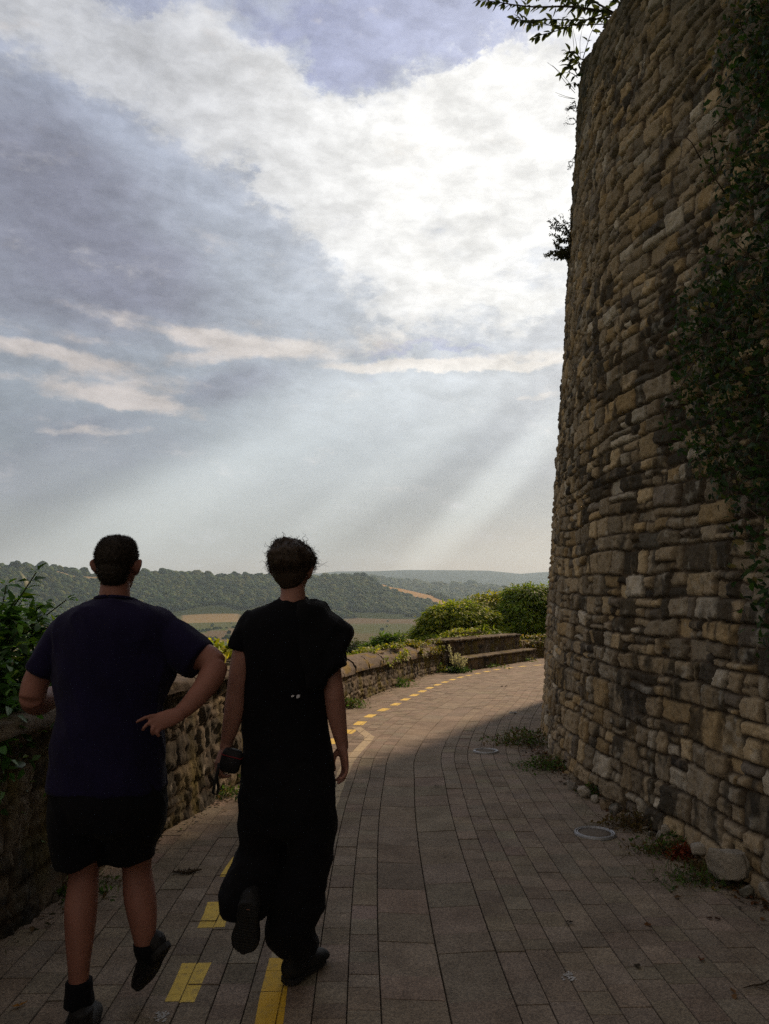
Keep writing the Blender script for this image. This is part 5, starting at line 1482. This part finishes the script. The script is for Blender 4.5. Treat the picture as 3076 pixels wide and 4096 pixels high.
    s.T.append(np.column_stack([k2, k, np.full(m_, len(V) - 2)])); s.T.append(np.column_stack([k, k2, np.full(m_, 0)]) + (len(lay) - 1) * m_); s.T[-1][:, 2] = len(V) - 1
    garment(s, 'slung_jacket', BLK2, root, .007, 1, .007, 25, (1, 1, .6), 8, org)
    s = MB(); c = p(1172, 2404, 3.15)
    addloft(s, [c + [.056 * math.cos(a), .058 * math.sin(a), .014 * math.sin(a) + .004] for a in np.linspace(0, 2 * np.pi, 25)], .0085, nr=8, sub=2); s.build('collar', BLK, root, origin=org)
    # two small pale marks low on the back
    pm = m_plain('pale_patch', (.55, .55, .6), .8, .2, .1)
    for u, v, w, h in ((1170, 2785, 6, 3.5), (1192, 2786, 7, 7)):
        s = MB(); c = p(u, v, 3.031); q = r0 = np.array([(-1, -.7), (-.2, -1), (.9, -.4), (1, .6), (.1, .9), (-.8, .5)]) * [w, h] / 976
        V = np.vstack([np.column_stack([q[:, 0], np.zeros(6), q[:, 1]]) + c, np.column_stack([q[:, 0], np.full(6, .012), q[:, 1]]) + c])
        k = np.arange(6); k2 = (k + 1) % 6
        s.add(V, np.column_stack([k, k2, k2 + 6, k + 6])); s.T.append(np.array([[0, 2, 1], [0, 3, 2], [0, 4, 3], [0, 5, 4]]) + s.n - 12)
        s.build('pale_mark', pm, root, smooth=False, origin=org)
    # baggy trousers
    s = MB(); Yt = 3.155
    addloft(s, [p(1145, 3020, Yt), p(1150, 3100, Yt), p(1151, 3200, Yt), p(1152, 3300, Yt)], [.172, .187, .194, .190], [.125, .135, .14, .12], flat=True, nr=32)
    addloft(s, [p(1062, 3260, 3.17), p(1054, 3340, 3.19), p(1048, 3400, 3.20), p(1020, 3490, 3.17), p(989, 3565, 3.14), p(987, 3620, 3.12), p(990, 3668, 3.09)], [.100, .092, .092, .104, .106, .096, .088], [.13, .13, .135, .14, .13, .105, .08], flat=True, nr=28, cap=.1)
    addloft(s, [p(1242, 3260, 3.17), p(1244, 3350, 3.175), p(1233, 3420, 3.18), p(1218, 3490, 3.18), p(1190, 3570, 3.18), p(1177, 3640, 3.18), p(1164, 3700, 3.19), p(1163, 3750, 3.20), p(1182, 3797, 3.22)],
            [.104, .098, .092, .096, .106, .108, .094, .092, .074], [.125, .12, .115, .115, .118, .118, .11, .10, .095], flat=True, nr=28, cap=0)
    V, F, N = fuse(s, .0075, 2); low = np.clip((1.0 - V[:, 2]) / .7, 0, 1)
    V = wrinkle(V, N, .006, 18, (1, 1, .45), 7); V = V + N * ((fbm(V * [.6, .6, 1.6], 9, 2, 19) - .5) * .045 * low)[:, None]
    tr = mesh('trousers', V, F, BLK2, root, origin=org)
    r = np.random.default_rng(6); k = np.where((V[:, 2] < np.where(V[:, 0] < p(1070, 3600, 3.1)[0], p(0, 3640, 3.05)[2], -9)) & (V[:, 2] > .1))[0]
    if len(k): k = r.choice(k, 120); hairs(tr, V[k], N[k] * .3 + [0, 0, -1] + r.normal(0, .2, (120, 3)), r.uniform(.008, .022, 120), .0008, BLK2, org, 'frayed_hem')
    # belt loop glint and shoes
    hl = p(992, 3618, 2.955); t = p(969, 3828, 3.07); shoe(root, hl, t, (0.02, 1, .25), 1.12, seed=14)
    h = np.array([p(1142, 3850, 3.17)[0], 3.19, float(gz(3.19)) + .004]); t = h + [.125, .235, .0]; shoe(root, h, t, (0, 0, 1), 1.15, seed=15)
    # curly hair: undercut nape, big loose top
    s = MB()
    ellipsoid(s, W(0, -.030, .050), np.array([.092, .104, .072]), R, 26, 18); ellipsoid(s, W(-.005, .01, .080), np.array([.072, .085, .055]), R, 22, 16)
    ellipsoid(s, W(0, -.052, .0), np.array([.074, .058, .062]), R, 22, 16); ellipsoid(s, W(0, -.052, -.034), np.array([.052, .045, .045]), R, 18, 14)
    ellipsoid(s, W(.055, -.01, .045), np.array([.05, .075, .045]), R, 18, 14); ellipsoid(s, W(-.055, -.01, .045), np.array([.05, .075, .045]), R, 18, 14)
    V, F, N = fuse(s, .006, 3); V = W(0, 0, 0) + (V - W(0, 0, 0)) * [.97, .95, 1.05]; V = V + N * ((fbm(V, 28, 3, 7) - .4) * .03 * np.clip((V[:, 2] - W(0, 0, -.01)[2]) / .05, 0.1, 1))[:, None]
    V[:, 0] += .012 * np.clip((V[:, 2] - W(0, 0, .06)[2]) / .06, 0, 1) * np.sin(V[:, 1] * 40); V = V + N * ((vnoise(V, 16, 71) - .5) * .03 * np.clip((V[:, 2] - W(0, 0, .02)[2]) / .05, 0, 1))[:, None]
    hr = mesh('hair', V, F, HAIR2, root, origin=org)
    mb = MB(); k = r.choice(np.where(V[:, 2] > W(0, 0, .005)[2])[0], 1500)
    for i in k:
        P0 = V[i] - N[i] * .004; d = N[i] * .55 + r.normal(0, .6, 3) + [-.2, 0, .15]; d /= np.linalg.norm(d); a = np.cross(d, r.normal(size=3)); a /= np.linalg.norm(a); c2 = np.cross(d, a)
        big = r.random() < .05; L = r.uniform(.035, .065) if big else r.uniform(.008, .026); rad = r.uniform(.004, .011); tn = r.uniform(.7, 1.7); tt = np.linspace(0, 1, 11)
        q = P0 + np.outer(tt * L, d) + rad * (np.outer(np.cos(tt * tn * 6.28) - 1, a) + np.outer(np.sin(tt * tn * 6.28), c2)) * (tt[:, None] * 1.2) + np.outer(tt ** 2 * -.012, [0, 0, 1])
        addloft(mb, q, np.linspace(.0013, .0004, 11), nr=3, sub=1)
    mb.build('curls', HAIR2, hr, origin=org)
    k = r.choice(len(V), 9000); hairs(hr, V[k] - N[k] * .003, N[k] * .5 + r.normal(0, .8, (9000, 3)), r.uniform(.004, .011, 9000), .0006, HAIR2, org)
    return root


def pouch():
    c = at(924, 3042, 3.10); root = empty('pouch', c, 'small black zip pouch with dark red trim held in the curly haired man\'s left hand', 'pouch')
    a = math.radians(-14); R = np.array([[math.cos(a), 0, -math.sin(a)], [0, 1, 0], [math.sin(a), 0, math.cos(a)]])
    mb = MB(); hx, hy, hz = .041, .021, .046
    V = []; n = 22; th = np.linspace(0, 2 * np.pi, n, endpoint=False)
    sq = lambda q: np.sign(q) * np.abs(q) ** .45
    pts = [c + np.array([0, y, 0]) for y in (-hy, -hy * .6, 0, hy * .6, hy)]; sc_ = [.86, .98, 1.0, .98, .86]
    for y, k in zip((-hy, -hy * .6, 0, hy * .6, hy), sc_):
        ring = np.column_stack([sq(np.cos(th)) * hx * k, np.full(n, y), sq(np.sin(th)) * hz * k]); V.append(ring)
    V = np.array(V); nr_ = len(V); V2 = np.vstack([V.reshape(-1, 3), [[0, -hy * 1.15, 0]], [[0, hy * 1.15, 0]]]) @ R.T + c
    i = np.arange(nr_ - 1)[:, None]; j = np.arange(n)[None]; j2 = (j + 1) % n
    mb.add(V2, np.stack([i * n + j, i * n + j2, (i + 1) * n + j2, (i + 1) * n + j], -1).reshape(-1, 4)); k = np.arange(n); k2 = (k + 1) % n
    mb.T.append(np.column_stack([k2, k, np.full(n, nr_ * n)])); mb.T.append(np.column_stack([(nr_ - 1) * n + k, (nr_ - 1) * n + k2, np.full(n, nr_ * n + 1)]))
    mb.build('case', m_plain('black_nylon', (.012, .011, .013), .7, .3), root, origin=tuple(c))
    ring = lambda z, s_: [c + R @ np.array([sq(math.cos(a_)) * hx * s_, sq(math.sin(a_)) * hy * 1.08, z]) for a_ in np.linspace(0, 2 * np.pi, 25)]
    mb = MB(); addloft(mb, ring(.019, 1.02), .0022, nr=6, sub=2); mb.build('red_zip', m_plain('red_zip', (.16, .012, .018), .6), root, origin=tuple(c))
    mb = MB(); q = [at(876, 3052, 3.08), at(872, 3075, 3.06), at(864, 3110, 3.05), at(856, 3150, 3.05), at(852, 3172, 3.06), at(868, 3176, 3.07), at(873, 3150, 3.07), at(868, 3110, 3.06), at(874, 3078, 3.07)]
    addloft(mb, q, .0055, .0018, nr=8, sub=5);
    mb.build('wrist_strap', m_plain('strap', (.015, .015, .016), .8), root, origin=tuple(c))


person_navy(); person_black(); pouch()

# ------------------------------------------------------------------ things on the ground
def survey_ring(u, v, label, rad):
    c = gnd(u, v); Z = float(gz(c[1])); sl = -.0025 * c[1]
    root = empty('ground_cover', (c[0], c[1], Z), label, 'ground cover', 'round metal covers set in the paving')
    f = lambda x, y, z: (c[0] + x, c[1] + y, Z + y * sl + z)
    def lathe(prof, n=56):
        th = np.linspace(0, 2 * np.pi, n, endpoint=False)
        V = np.array([f(r_ * math.cos(a), r_ * math.sin(a), z) for r_, z in prof for a in th]); m = len(prof)
        i = np.arange(m - 1)[:, None]; j = np.arange(n)[None]; j2 = (j + 1) % n
        return V, np.stack([i * n + j, i * n + j2, (i + 1) * n + j2, (i + 1) * n + j], -1).reshape(-1, 4)[:, ::-1]
    V, F = lathe([(rad, .0), (rad * .985, .012), (rad * .95, .017), (rad * .90, .017), (rad * .885, .011), (rad * .86, .010), (rad * .845, .015), (rad * .80, .015), (rad * .785, .004)])
    mesh('rim', V, F, m_plain('galvanised_metal', (.30, .31, .33), .55, .5, .3, 50, .001, 200, .5), root, origin=(c[0], c[1], Z))
    V, F = lathe([(rad * .785, .0), (rad * .78, .0085), (rad * .4, .0095), (.002, .0095)])
    mesh('lid', V, F, m_plain('concrete_lid', (.15, .13, .11), .95, .1, .35, 90, .003, 150), root, origin=(c[0], c[1], Z))


survey_ring(2380, 3337, 'nearer round metal rimmed cover in the paving, close to the weeds at the rampart foot', .132)
survey_ring(1943, 3007, 'farther round metal rimmed cover in the middle of the paved way', .128)
survey_ring(2052, 2853, 'tiny farthest round cover at the edge of the sunlit paving', .05)


def rock(u, v, w, label, seed, col, sq=(1, .8, .75), sink=.3, dy=0.0):
    c = gnd(u, v); c[1] += dy * .25 + w * .15; c[0] -= .05; r = np.random.default_rng(seed); V, F = ico(5); s = w
    V = V * np.array(sq) * s / 2
    nz = (fbm(V + seed * 3.1, 1.6 / s, 3, seed) - .5); V = V * (1 + nz[:, None] * .9)
    # chip flat facets
    for _ in range(11):
        d = rvec(1, r)[0]; h = s / 2 * r.uniform(.42, .74) * np.linalg.norm(d * sq); q = V @ d; m = q > h; V[m] -= np.outer(q[m] - h, d) * .85
    V = V + V / (np.linalg.norm(V, axis=1)[:, None] + 1e-9) * ((fbm(V + 5, 22, 4, seed) - .5) * .02)[:, None]
    org = (c[0], c[1], float(gz(c[1])) + s * sq[2] / 2 * (1 - sink))
    cc = np.array(col) * (.65 + .7 * fbm(V + seed, 14, 4, seed + 2))[:, None]
    k = np.clip((fbm(V + seed, 9, 3, seed + 4) - .58) * 8, 0, .7)[:, None]; cc = cc * (1 - k) + np.array([.03, .035, .02]) * k
    o = mesh('rock', V + np.array(org), F, M_ROCK, None, cc, origin=org); tagp(o, label, 'rock', 'loose rocks at the rampart foot')


PR = (.42, .385, .33); TR = (.28, .22, .15); GR_ = (.30, .28, .25)
rock(2990, 3560, .30, 'largest pale angular rock at the rampart foot, near the right edge', 1, PR, (1.1, .75, .85), .25, .12)
rock(3045, 3597, .085, 'small pale stone lying alone on the paving in the right corner', 2, PR, (1, .8, .9), .15)
rock(2880, 3450, .20, 'pale flat-topped rock behind the green and red weeds', 3, PR, (1.15, .8, .65), .25, .10)
rock(2670, 3330, .15, 'pale mossy rock in the middle of the heap of rocks at the rampart foot', 4, PR, (.8, .8, 1.2), .2, .14)
rock(2700, 3368, .10, 'small upright pale stone in front of the mossy rock', 5, PR, (.75, .7, 1.15), .15, .05)
rock(2780, 3360, .15, 'brownish rock wedged between the rampart and the heap of rocks', 6, TR, (1.0, .8, 1.0), .2, .17)
rock(2575, 3265, .12, 'leftmost small pale rock of the heap at the rampart foot', 7, PR, (1.0, .8, .8), .2, .16)
rock(2620, 3268, .16, 'low grey rock between two pale ones at the rampart foot', 8, GR_, (1.2, .8, .6), .2, .22)
rock(2560, 3215, .22, 'rounded boulder set at the rampart foot beyond the heap of rocks', 9, TR, (1.0, .8, .95), .2, .25)
rock(2700, 3310, .22, 'long brown block leaning on the rampart above the heap of rocks', 10, TR, (1.3, .7, .55), -.2, .30)


def rubble():
    r = np.random.default_rng(44); t = -1.25
    while t < 2.5:
        w = r.uniform(.05, .15); S, Nm = WALL(np.array([t]), np.array([.02])); p = S[0] + Nm[0] * (.05 + w * .25 + r.uniform(0, .04)); z = float(gz(p[1]))
        V, F = ico(4); sq = np.array([r.uniform(.8, 1.3), r.uniform(.6, .9), r.uniform(.5, .95)]); V = V * sq * w / 2; sd = int(r.integers(1, 999))
        V = V * (1 + (fbm(V + sd, 1.5 / w, 3, sd) - .5)[:, None] * 1.0)
        for _ in range(9):
            d = rvec(1, r)[0]; h = w / 2 * r.uniform(.42, .72) * np.linalg.norm(d * sq); q = V @ d; m = q > h; V[m] -= np.outer(q[m] - h, d) * .9
        a = r.uniform(0, 6.28); V = V @ np.array([[math.cos(a), -math.sin(a), 0], [math.sin(a), math.cos(a), 0], [0, 0, 1]])
        org = (p[0], p[1], z + w * sq[2] * .28); base = np.array([PR, TR, GR_, PR][int(r.integers(0, 4))])
        cc = base * (.65 + .7 * fbm(V + sd, 14, 4, sd + 2))[:, None]; k = np.clip((fbm(V + sd, 12, 3, sd + 4) - .52) * 8, 0, .7)[:, None]; cc = cc * (1 - k) + np.array([.04, .045, .025]) * k
        o = mesh('rubble_stone', V + np.array(org), F, M_ROCK, None, cc, origin=org); tagp(o, 'small rough rubble stone in the ragged row along the rampart foot', 'rock', 'rubble stones along the rampart foot')
        t += w * r.uniform(.75, 1.6)


rubble()


def weed(u, v, w, label, seed, cols, n=420, L=.03, h=.09, grass=.3, dy=0.1, dry=.3):
    c = gnd(u, v); c[1] += dy; r = np.random.default_rng(seed); org = (c[0], c[1], float(gz(c[1])))
    root = empty('weed', org, label, 'weed', 'weeds growing at the foot of the walls')
    P = np.column_stack([r.normal(0, w * .33, n), r.normal(0, w * .22, n), np.zeros(n)]); rr = np.hypot(P[:, 0], P[:, 1]); P[:, 2] = r.uniform(0, 1, n) ** 1.3 * h * np.clip(1.2 - rr / w, .1, 1)
    P += org; D = rvec(n, r) + [0, 0, .5]; g = r.random(n) < grass
    Ls = np.where(g, L * 2.0, L) * r.uniform(.6, 1.3, n); Ws = np.where(g, .004, Ls * .5)
    C = pal(n, cols, None, .3, r); d = r.random(n) < dry; C[d] = np.array([.13, .085, .045]) * r.uniform(.5, 1.3, (d.sum(), 1))
    leafy('foliage', M_LEAF, root, P, D, rvec(n, r) + [0, -.3, .8], Ls, Ws, C, origin=org)
    mb = MB()
    for _ in range(12):
        a = np.array(org) + [r.normal(0, w * .2), r.normal(0, w * .12), 0]; e = a + [r.normal(0, w * .2), r.normal(0, .04), h * r.uniform(.5, 1.2)]
        addloft(mb, [a, (a + e) / 2 + [0, 0, .01], e], [.002, .0016, .0008], nr=4, sub=2)
    mb.build('stems', M_TWIG, root, origin=org)['kind'] = 'stuff'


WG = [(.07, .14, .035), (.10, .17, .04), (.05, .09, .03)]; WD = [(.10, .10, .04), (.15, .11, .055)]
weed(2110, 2985, .55, 'dry brownish green weed clump at the visible corner of the rampart', 1, WD + WG, 900, .035, .14, .4, .15)
weed(2215, 3090, .42, 'green weed clump on the paving a little nearer than the rampart corner', 2, WG, 800, .03, .10, .4, .15)
weed(2400, 3190, .20, 'short weeds under the rounded boulder', 3, WG, 300, .028, .08, .3, .1)
weed(2580, 3075, .14, 'green fern-like tuft sprouting from a crack between low stones of the rampart', 4, WG, 520, .02, .20, .1, .45, .05)
weed(2590, 3330, .38, 'brown dead weeds in front of the leftmost pale rocks', 5, WD, 700, .03, .07, .3, .12, .7)
weed(2800, 3410, .32, 'bright green weed beside the rusty red dead one', 6, WG, 800, .026, .09, .2, .1, .1)
weed(2735, 3438, .13, 'rusty red dead weed among green leaves', 7, [(.22, .045, .02), (.16, .035, .015)], 420, .022, .07, .1, .02, 0)
weed(2690, 3420, .34, 'sparse brown green weeds spreading over the paving left of the red one', 8, WD + WG, 600, .028, .05, .4, .05, .5)
weed(2790, 3525, .36, 'thin grass runners on the paving in front of the rusty red weed', 9, WG, 420, .03, .03, .8, 0, .3)
weed(2930, 3500, .30, 'dark dead leaves and weeds packed round the largest pale rock', 10, WD, 500, .03, .05, .2, .08, .8)
weed(1590, 2745, .55, 'green tuft at the foot of the mossy parapet halfway along', 11, WG, 500, .05, .14, .4, 0, .1)
weed(1400, 2830, .40, 'nearest weeds at the foot of the mossy parapet, by the black clad man', 12, WG, 450, .045, .12, .5, 0, .2)
weed(1745, 2690, .40, 'yellow green weeds at the foot of the parapet left of the white flowering plant', 13, [(.13, .13, .03), (.09, .11, .03)], 450, .05, .22, .4, 0, .1)
weed(1910, 2668, .9, 'low green weeds along the foot of the stone bench', 14, WG, 600, .06, .10, .4, -.1, .2)
weed(2060, 2645, .8, 'weeds at the right end of the stone bench', 15, WG + WD, 500, .07, .16, .4, 0, .2)
weed(1000, 3120, .30, 'dark weeds at the foot of the near parapet between the two walkers', 16, WG, 420, .035, .12, .4, 0, .3)
weed(900, 3185, .30, 'small dark weeds at the near parapet foot below the wrist strap', 17, WG, 320, .03, .07, .4, 0, .3)
weed(300, 3560, .35, 'dark weeds at the near parapet foot beside the walker in navy', 18, WG, 320, .035, .06, .4, -.02, .3)


def flower():
    c = gnd(1818, 2690); c[1] -= .1; org = (c[0], c[1], float(gz(c[1]))); r = np.random.default_rng(5)
    root = empty('flowering_plant', org, 'pale silvery flowering plant with upright spikes at the left end of the stone bench', 'plant')
    mb = MB(); P, D, L, C = [], [], [], []
    for k, (dx, h) in enumerate(((-.13, .62), (-.10, .5), (.05, .44), (.12, .40), (.2, .36), (.0, .38), (.27, .30), (.17, .33))):
        a = np.array(org); e = a + [dx, r.normal(0, .04), h]; m_ = (a + e) / 2 + [dx * .1, 0, 0]; addloft(mb, [a, m_, e], [.005, .004, .002], nr=5)
        q = catmull([a, m_, e], 10); s = q[int(len(q) * .45):]
        for pt in s:
            for _ in range(9): P.append(pt + r.normal(0, .018, 3)); D.append(rvec(1, r)[0]); L.append(.03); C.append(np.array([.52, .50, .48]) * r.uniform(.7, 1.1))
    for _ in range(240): P.append(np.array(org) + [r.normal(.06, .15), r.normal(0, .08), abs(r.normal(0, .07))]); D.append(rvec(1, r)[0] + [0, 0, .4]); L.append(.07); C.append(np.array([.04, .075, .03]) * r.uniform(.7, 1.3))
    P, D, L, C = map(np.array, (P, D, L, C)); leafy('blooms_and_leaves', M_LEAF, root, P, D, rvec(len(P), r), L, L * .6, C, origin=org)
    mb.build('stems', M_TWIG, root, origin=org)


flower()


def twig():
    q = [gnd(u, v) + [0, 0, .012] for u, v in ((690, 3497), (715, 3496), (745, 3500), (775, 3492), (808, 3486))]
    c = q[2]; mb = MB(); addloft(mb, q, [.004, .0075, .009, .008, .003], nr=8)
    r = np.random.default_rng(2)
    for k in range(16): a = q[0] + (q[4] - q[0]) * (.05 + k * .045); addloft(mb, [a, a + [r.normal(0, .008), r.normal(0, .015), .014]], [.003, .001], nr=5)
    o = mb.build('twig', M_TWIG, None, origin=tuple(c)); tagp(o, 'knobbly dark twig lying on the paving between the two walkers', 'twig')
    q = [gnd(u, v) + [0, 0, .008] for u, v in ((2972, 3961), (3010, 3950), (3050, 3945), (3076, 3930))]
    mb = MB(); addloft(mb, q, [.0015, .003, .0035, .003], nr=6); addloft(mb, [q[1], q[1] + [.05, -.06, .004]], [.0025, .001], nr=5)
    o = mb.build('twig', M_TWIG, None, origin=tuple(q[1])); tagp(o, 'thin forked dry twig on the paving at the lower right corner', 'twig')


twig()


def litter():
    r = np.random.default_rng(12); n = 1100
    pts = []
    A = [gnd(u, v)[:2] for u, v in ((3080, 3640), (2950, 3530), (2700, 3400), (2500, 3240), (2350, 3150), (2200, 3050), (2130, 2990))]
    q = catmull(np.array(A), 12); i = r.integers(0, len(q), n); p = q[i] + np.column_stack([-np.abs(r.normal(0, .09, n)) + .07, r.normal(0, .08, n)])
    P = np.column_stack([p, gz(p[:, 1]) + r.uniform(.002, .02, n)])
    D = rvec(n, r); D[:, 2] *= .25; L = r.uniform(.012, .045, n)
    o = leafy('leaf_litter', M_DRY, None, P, D, rvec(n, r) * .3 + [0, 0, 1], L, L * .5, pal(n, [(.10, .045, .022), (.075, .05, .03), (.14, .07, .03), (.04, .03, .02)], None, .3, r), droop=.1, origin=tuple(P.mean(0)))
    tagp(o, 'brown dead leaves and crumbs gathered along the rampart foot', 'leaf litter', None, 'stuff')
    n = 900; t = r.uniform(1, PAR.L[-1] * .8, n); pp = PAR.at(t) + PAR.nrm(t) * (.05 + np.abs(r.normal(0, .05, n)))[:, None]
    P = np.column_stack([pp, gz(pp[:, 1]) + r.uniform(.002, .02, n)]); D = rvec(n, r); D[:, 2] *= .3; L = r.uniform(.012, .045, n)
    o = leafy('leaf_litter', M_DRY, None, P, D, rvec(n, r) * .3 + [0, 0, 1], L, L * .5, pal(n, [(.05, .045, .025), (.06, .07, .025), (.09, .06, .03)], None, .3, r), droop=.1, origin=tuple(P.mean(0)))
    tagp(o, 'crumbs and dead leaves along the foot of the parapet', 'leaf litter', None, 'stuff')
    # single dry leaves lying further out
    V = [((2615, 3566), 'yellow brown'), ]
    spots = [(2850, 3562, (.22, .15, .03), 'rounded yellow leaf lying right of the grass runners'), (2600, 3700, (.16, .08, .04), 'curled brown leaf on the open paving, right half'), (2263, 3693, (.03, .025, .02), 'dark crumpled leaf in the middle of the open paving'),
             (2800, 3850, (.17, .06, .03), 'reddish leaf low on the right of the paving'), (2850, 3681, (.07, .04, .03), 'small dark brown leaf near the pale stone'), (1746, 3146, (.03, .03, .025), 'dark speck of a leaf on the paving, left of the farther metal cover'),
             (80, 4030, (.28, .13, .03), 'orange brown leaf on the paving in the lower left corner'), (2015, 2747, (.06, .05, .03), 'dark leaf clump on the sunlit paving near the rampart corner'), (2540, 3862, (.05, .04, .03), 'small black brown leaf on the paving near the bottom'),
             (2945, 3985, (.18, .10, .05), 'pale brown leaf beside the forked twig'), (2700, 3590, (.12, .07, .035), 'brown leaf just in front of the grass runners')]
    for k, (u, v, c, lab) in enumerate(spots):
        a = gnd(u, v); a[2] += .006; m = 7 if k == 7 else 2
        P = np.tile(a, (m, 1)) + r.normal(0, .022 if m > 2 else .004, (m, 3)) * [1, 1, .15]; D = rvec(m, r); D[:, 2] *= .15; L = np.full(m, .05 if m > 2 else .034)
        o = leafy('dry_leaf', M_DRY, None, P, D, np.tile([0, 0, 1.], (m, 1)) + r.normal(0, .2, (m, 3)), L, L * .6, pal(m, [c], None, .15, r), droop=-.15, fold=.25, origin=tuple(a)); tagp(o, lab, 'leaf', 'dry leaves scattered on the paving')
    for k, (u, v) in enumerate(((640, 4070), (2275, 3907))):
        a = gnd(u, v); n = 40; P = a + r.normal(0, .014, (n, 3)) * [1, 1.2, 0] + [0, 0, .004]; L = r.uniform(.006, .014, n)
        o = leafy('splatter', m_plain('whitish_spot', (.4, .4, .4), .9, .1), None, P, rvec(n, r) * [1, 1, 0], np.tile([0, 0, 1.], (n, 1)), L, L * .9, pal(n, [(.4, .4, .4)]), droop=0, fold=0, origin=tuple(a)); tagp(o, ['pale splatter on the paving between the yellow dash and yellow line', 'pale splatter on the open paving near the bottom'][k], 'stain', 'pale splatters on the paving')


litter()

# ------------------------------------------------------------------ the air between here and the far hills
def haze():
    V = np.array([(x, y, z) for x in (-9600, 9600) for y in (-9600, 9600) for z in (-330, 420)], float)
    F = np.array([(0, 1, 3, 2), (4, 6, 7, 5), (0, 4, 5, 1), (2, 3, 7, 6), (0, 2, 6, 4), (1, 5, 7, 3)])
    m = bpy.data.materials.new('valley_haze'); m.use_nodes = True; nt = m.node_tree; nt.nodes.clear()
    o = nt.nodes.new('ShaderNodeOutputMaterial'); p = nt.nodes.new('ShaderNodeVolumePrincipled'); p.inputs['Density'].default_value = 0.75e-4
    p.inputs['Color'].default_value = (.60, .80, 1.0, 1); p.inputs['Anisotropy'].default_value = .35
    nt.links.new(p.outputs[0], o.inputs['Volume'])
    h = mesh('haze', V, F, m, None, smooth=False); h['kind'] = 'stuff'; h['label'] = 'pale bluish haze over the valley and far hills'; h['category'] = 'haze'


haze()
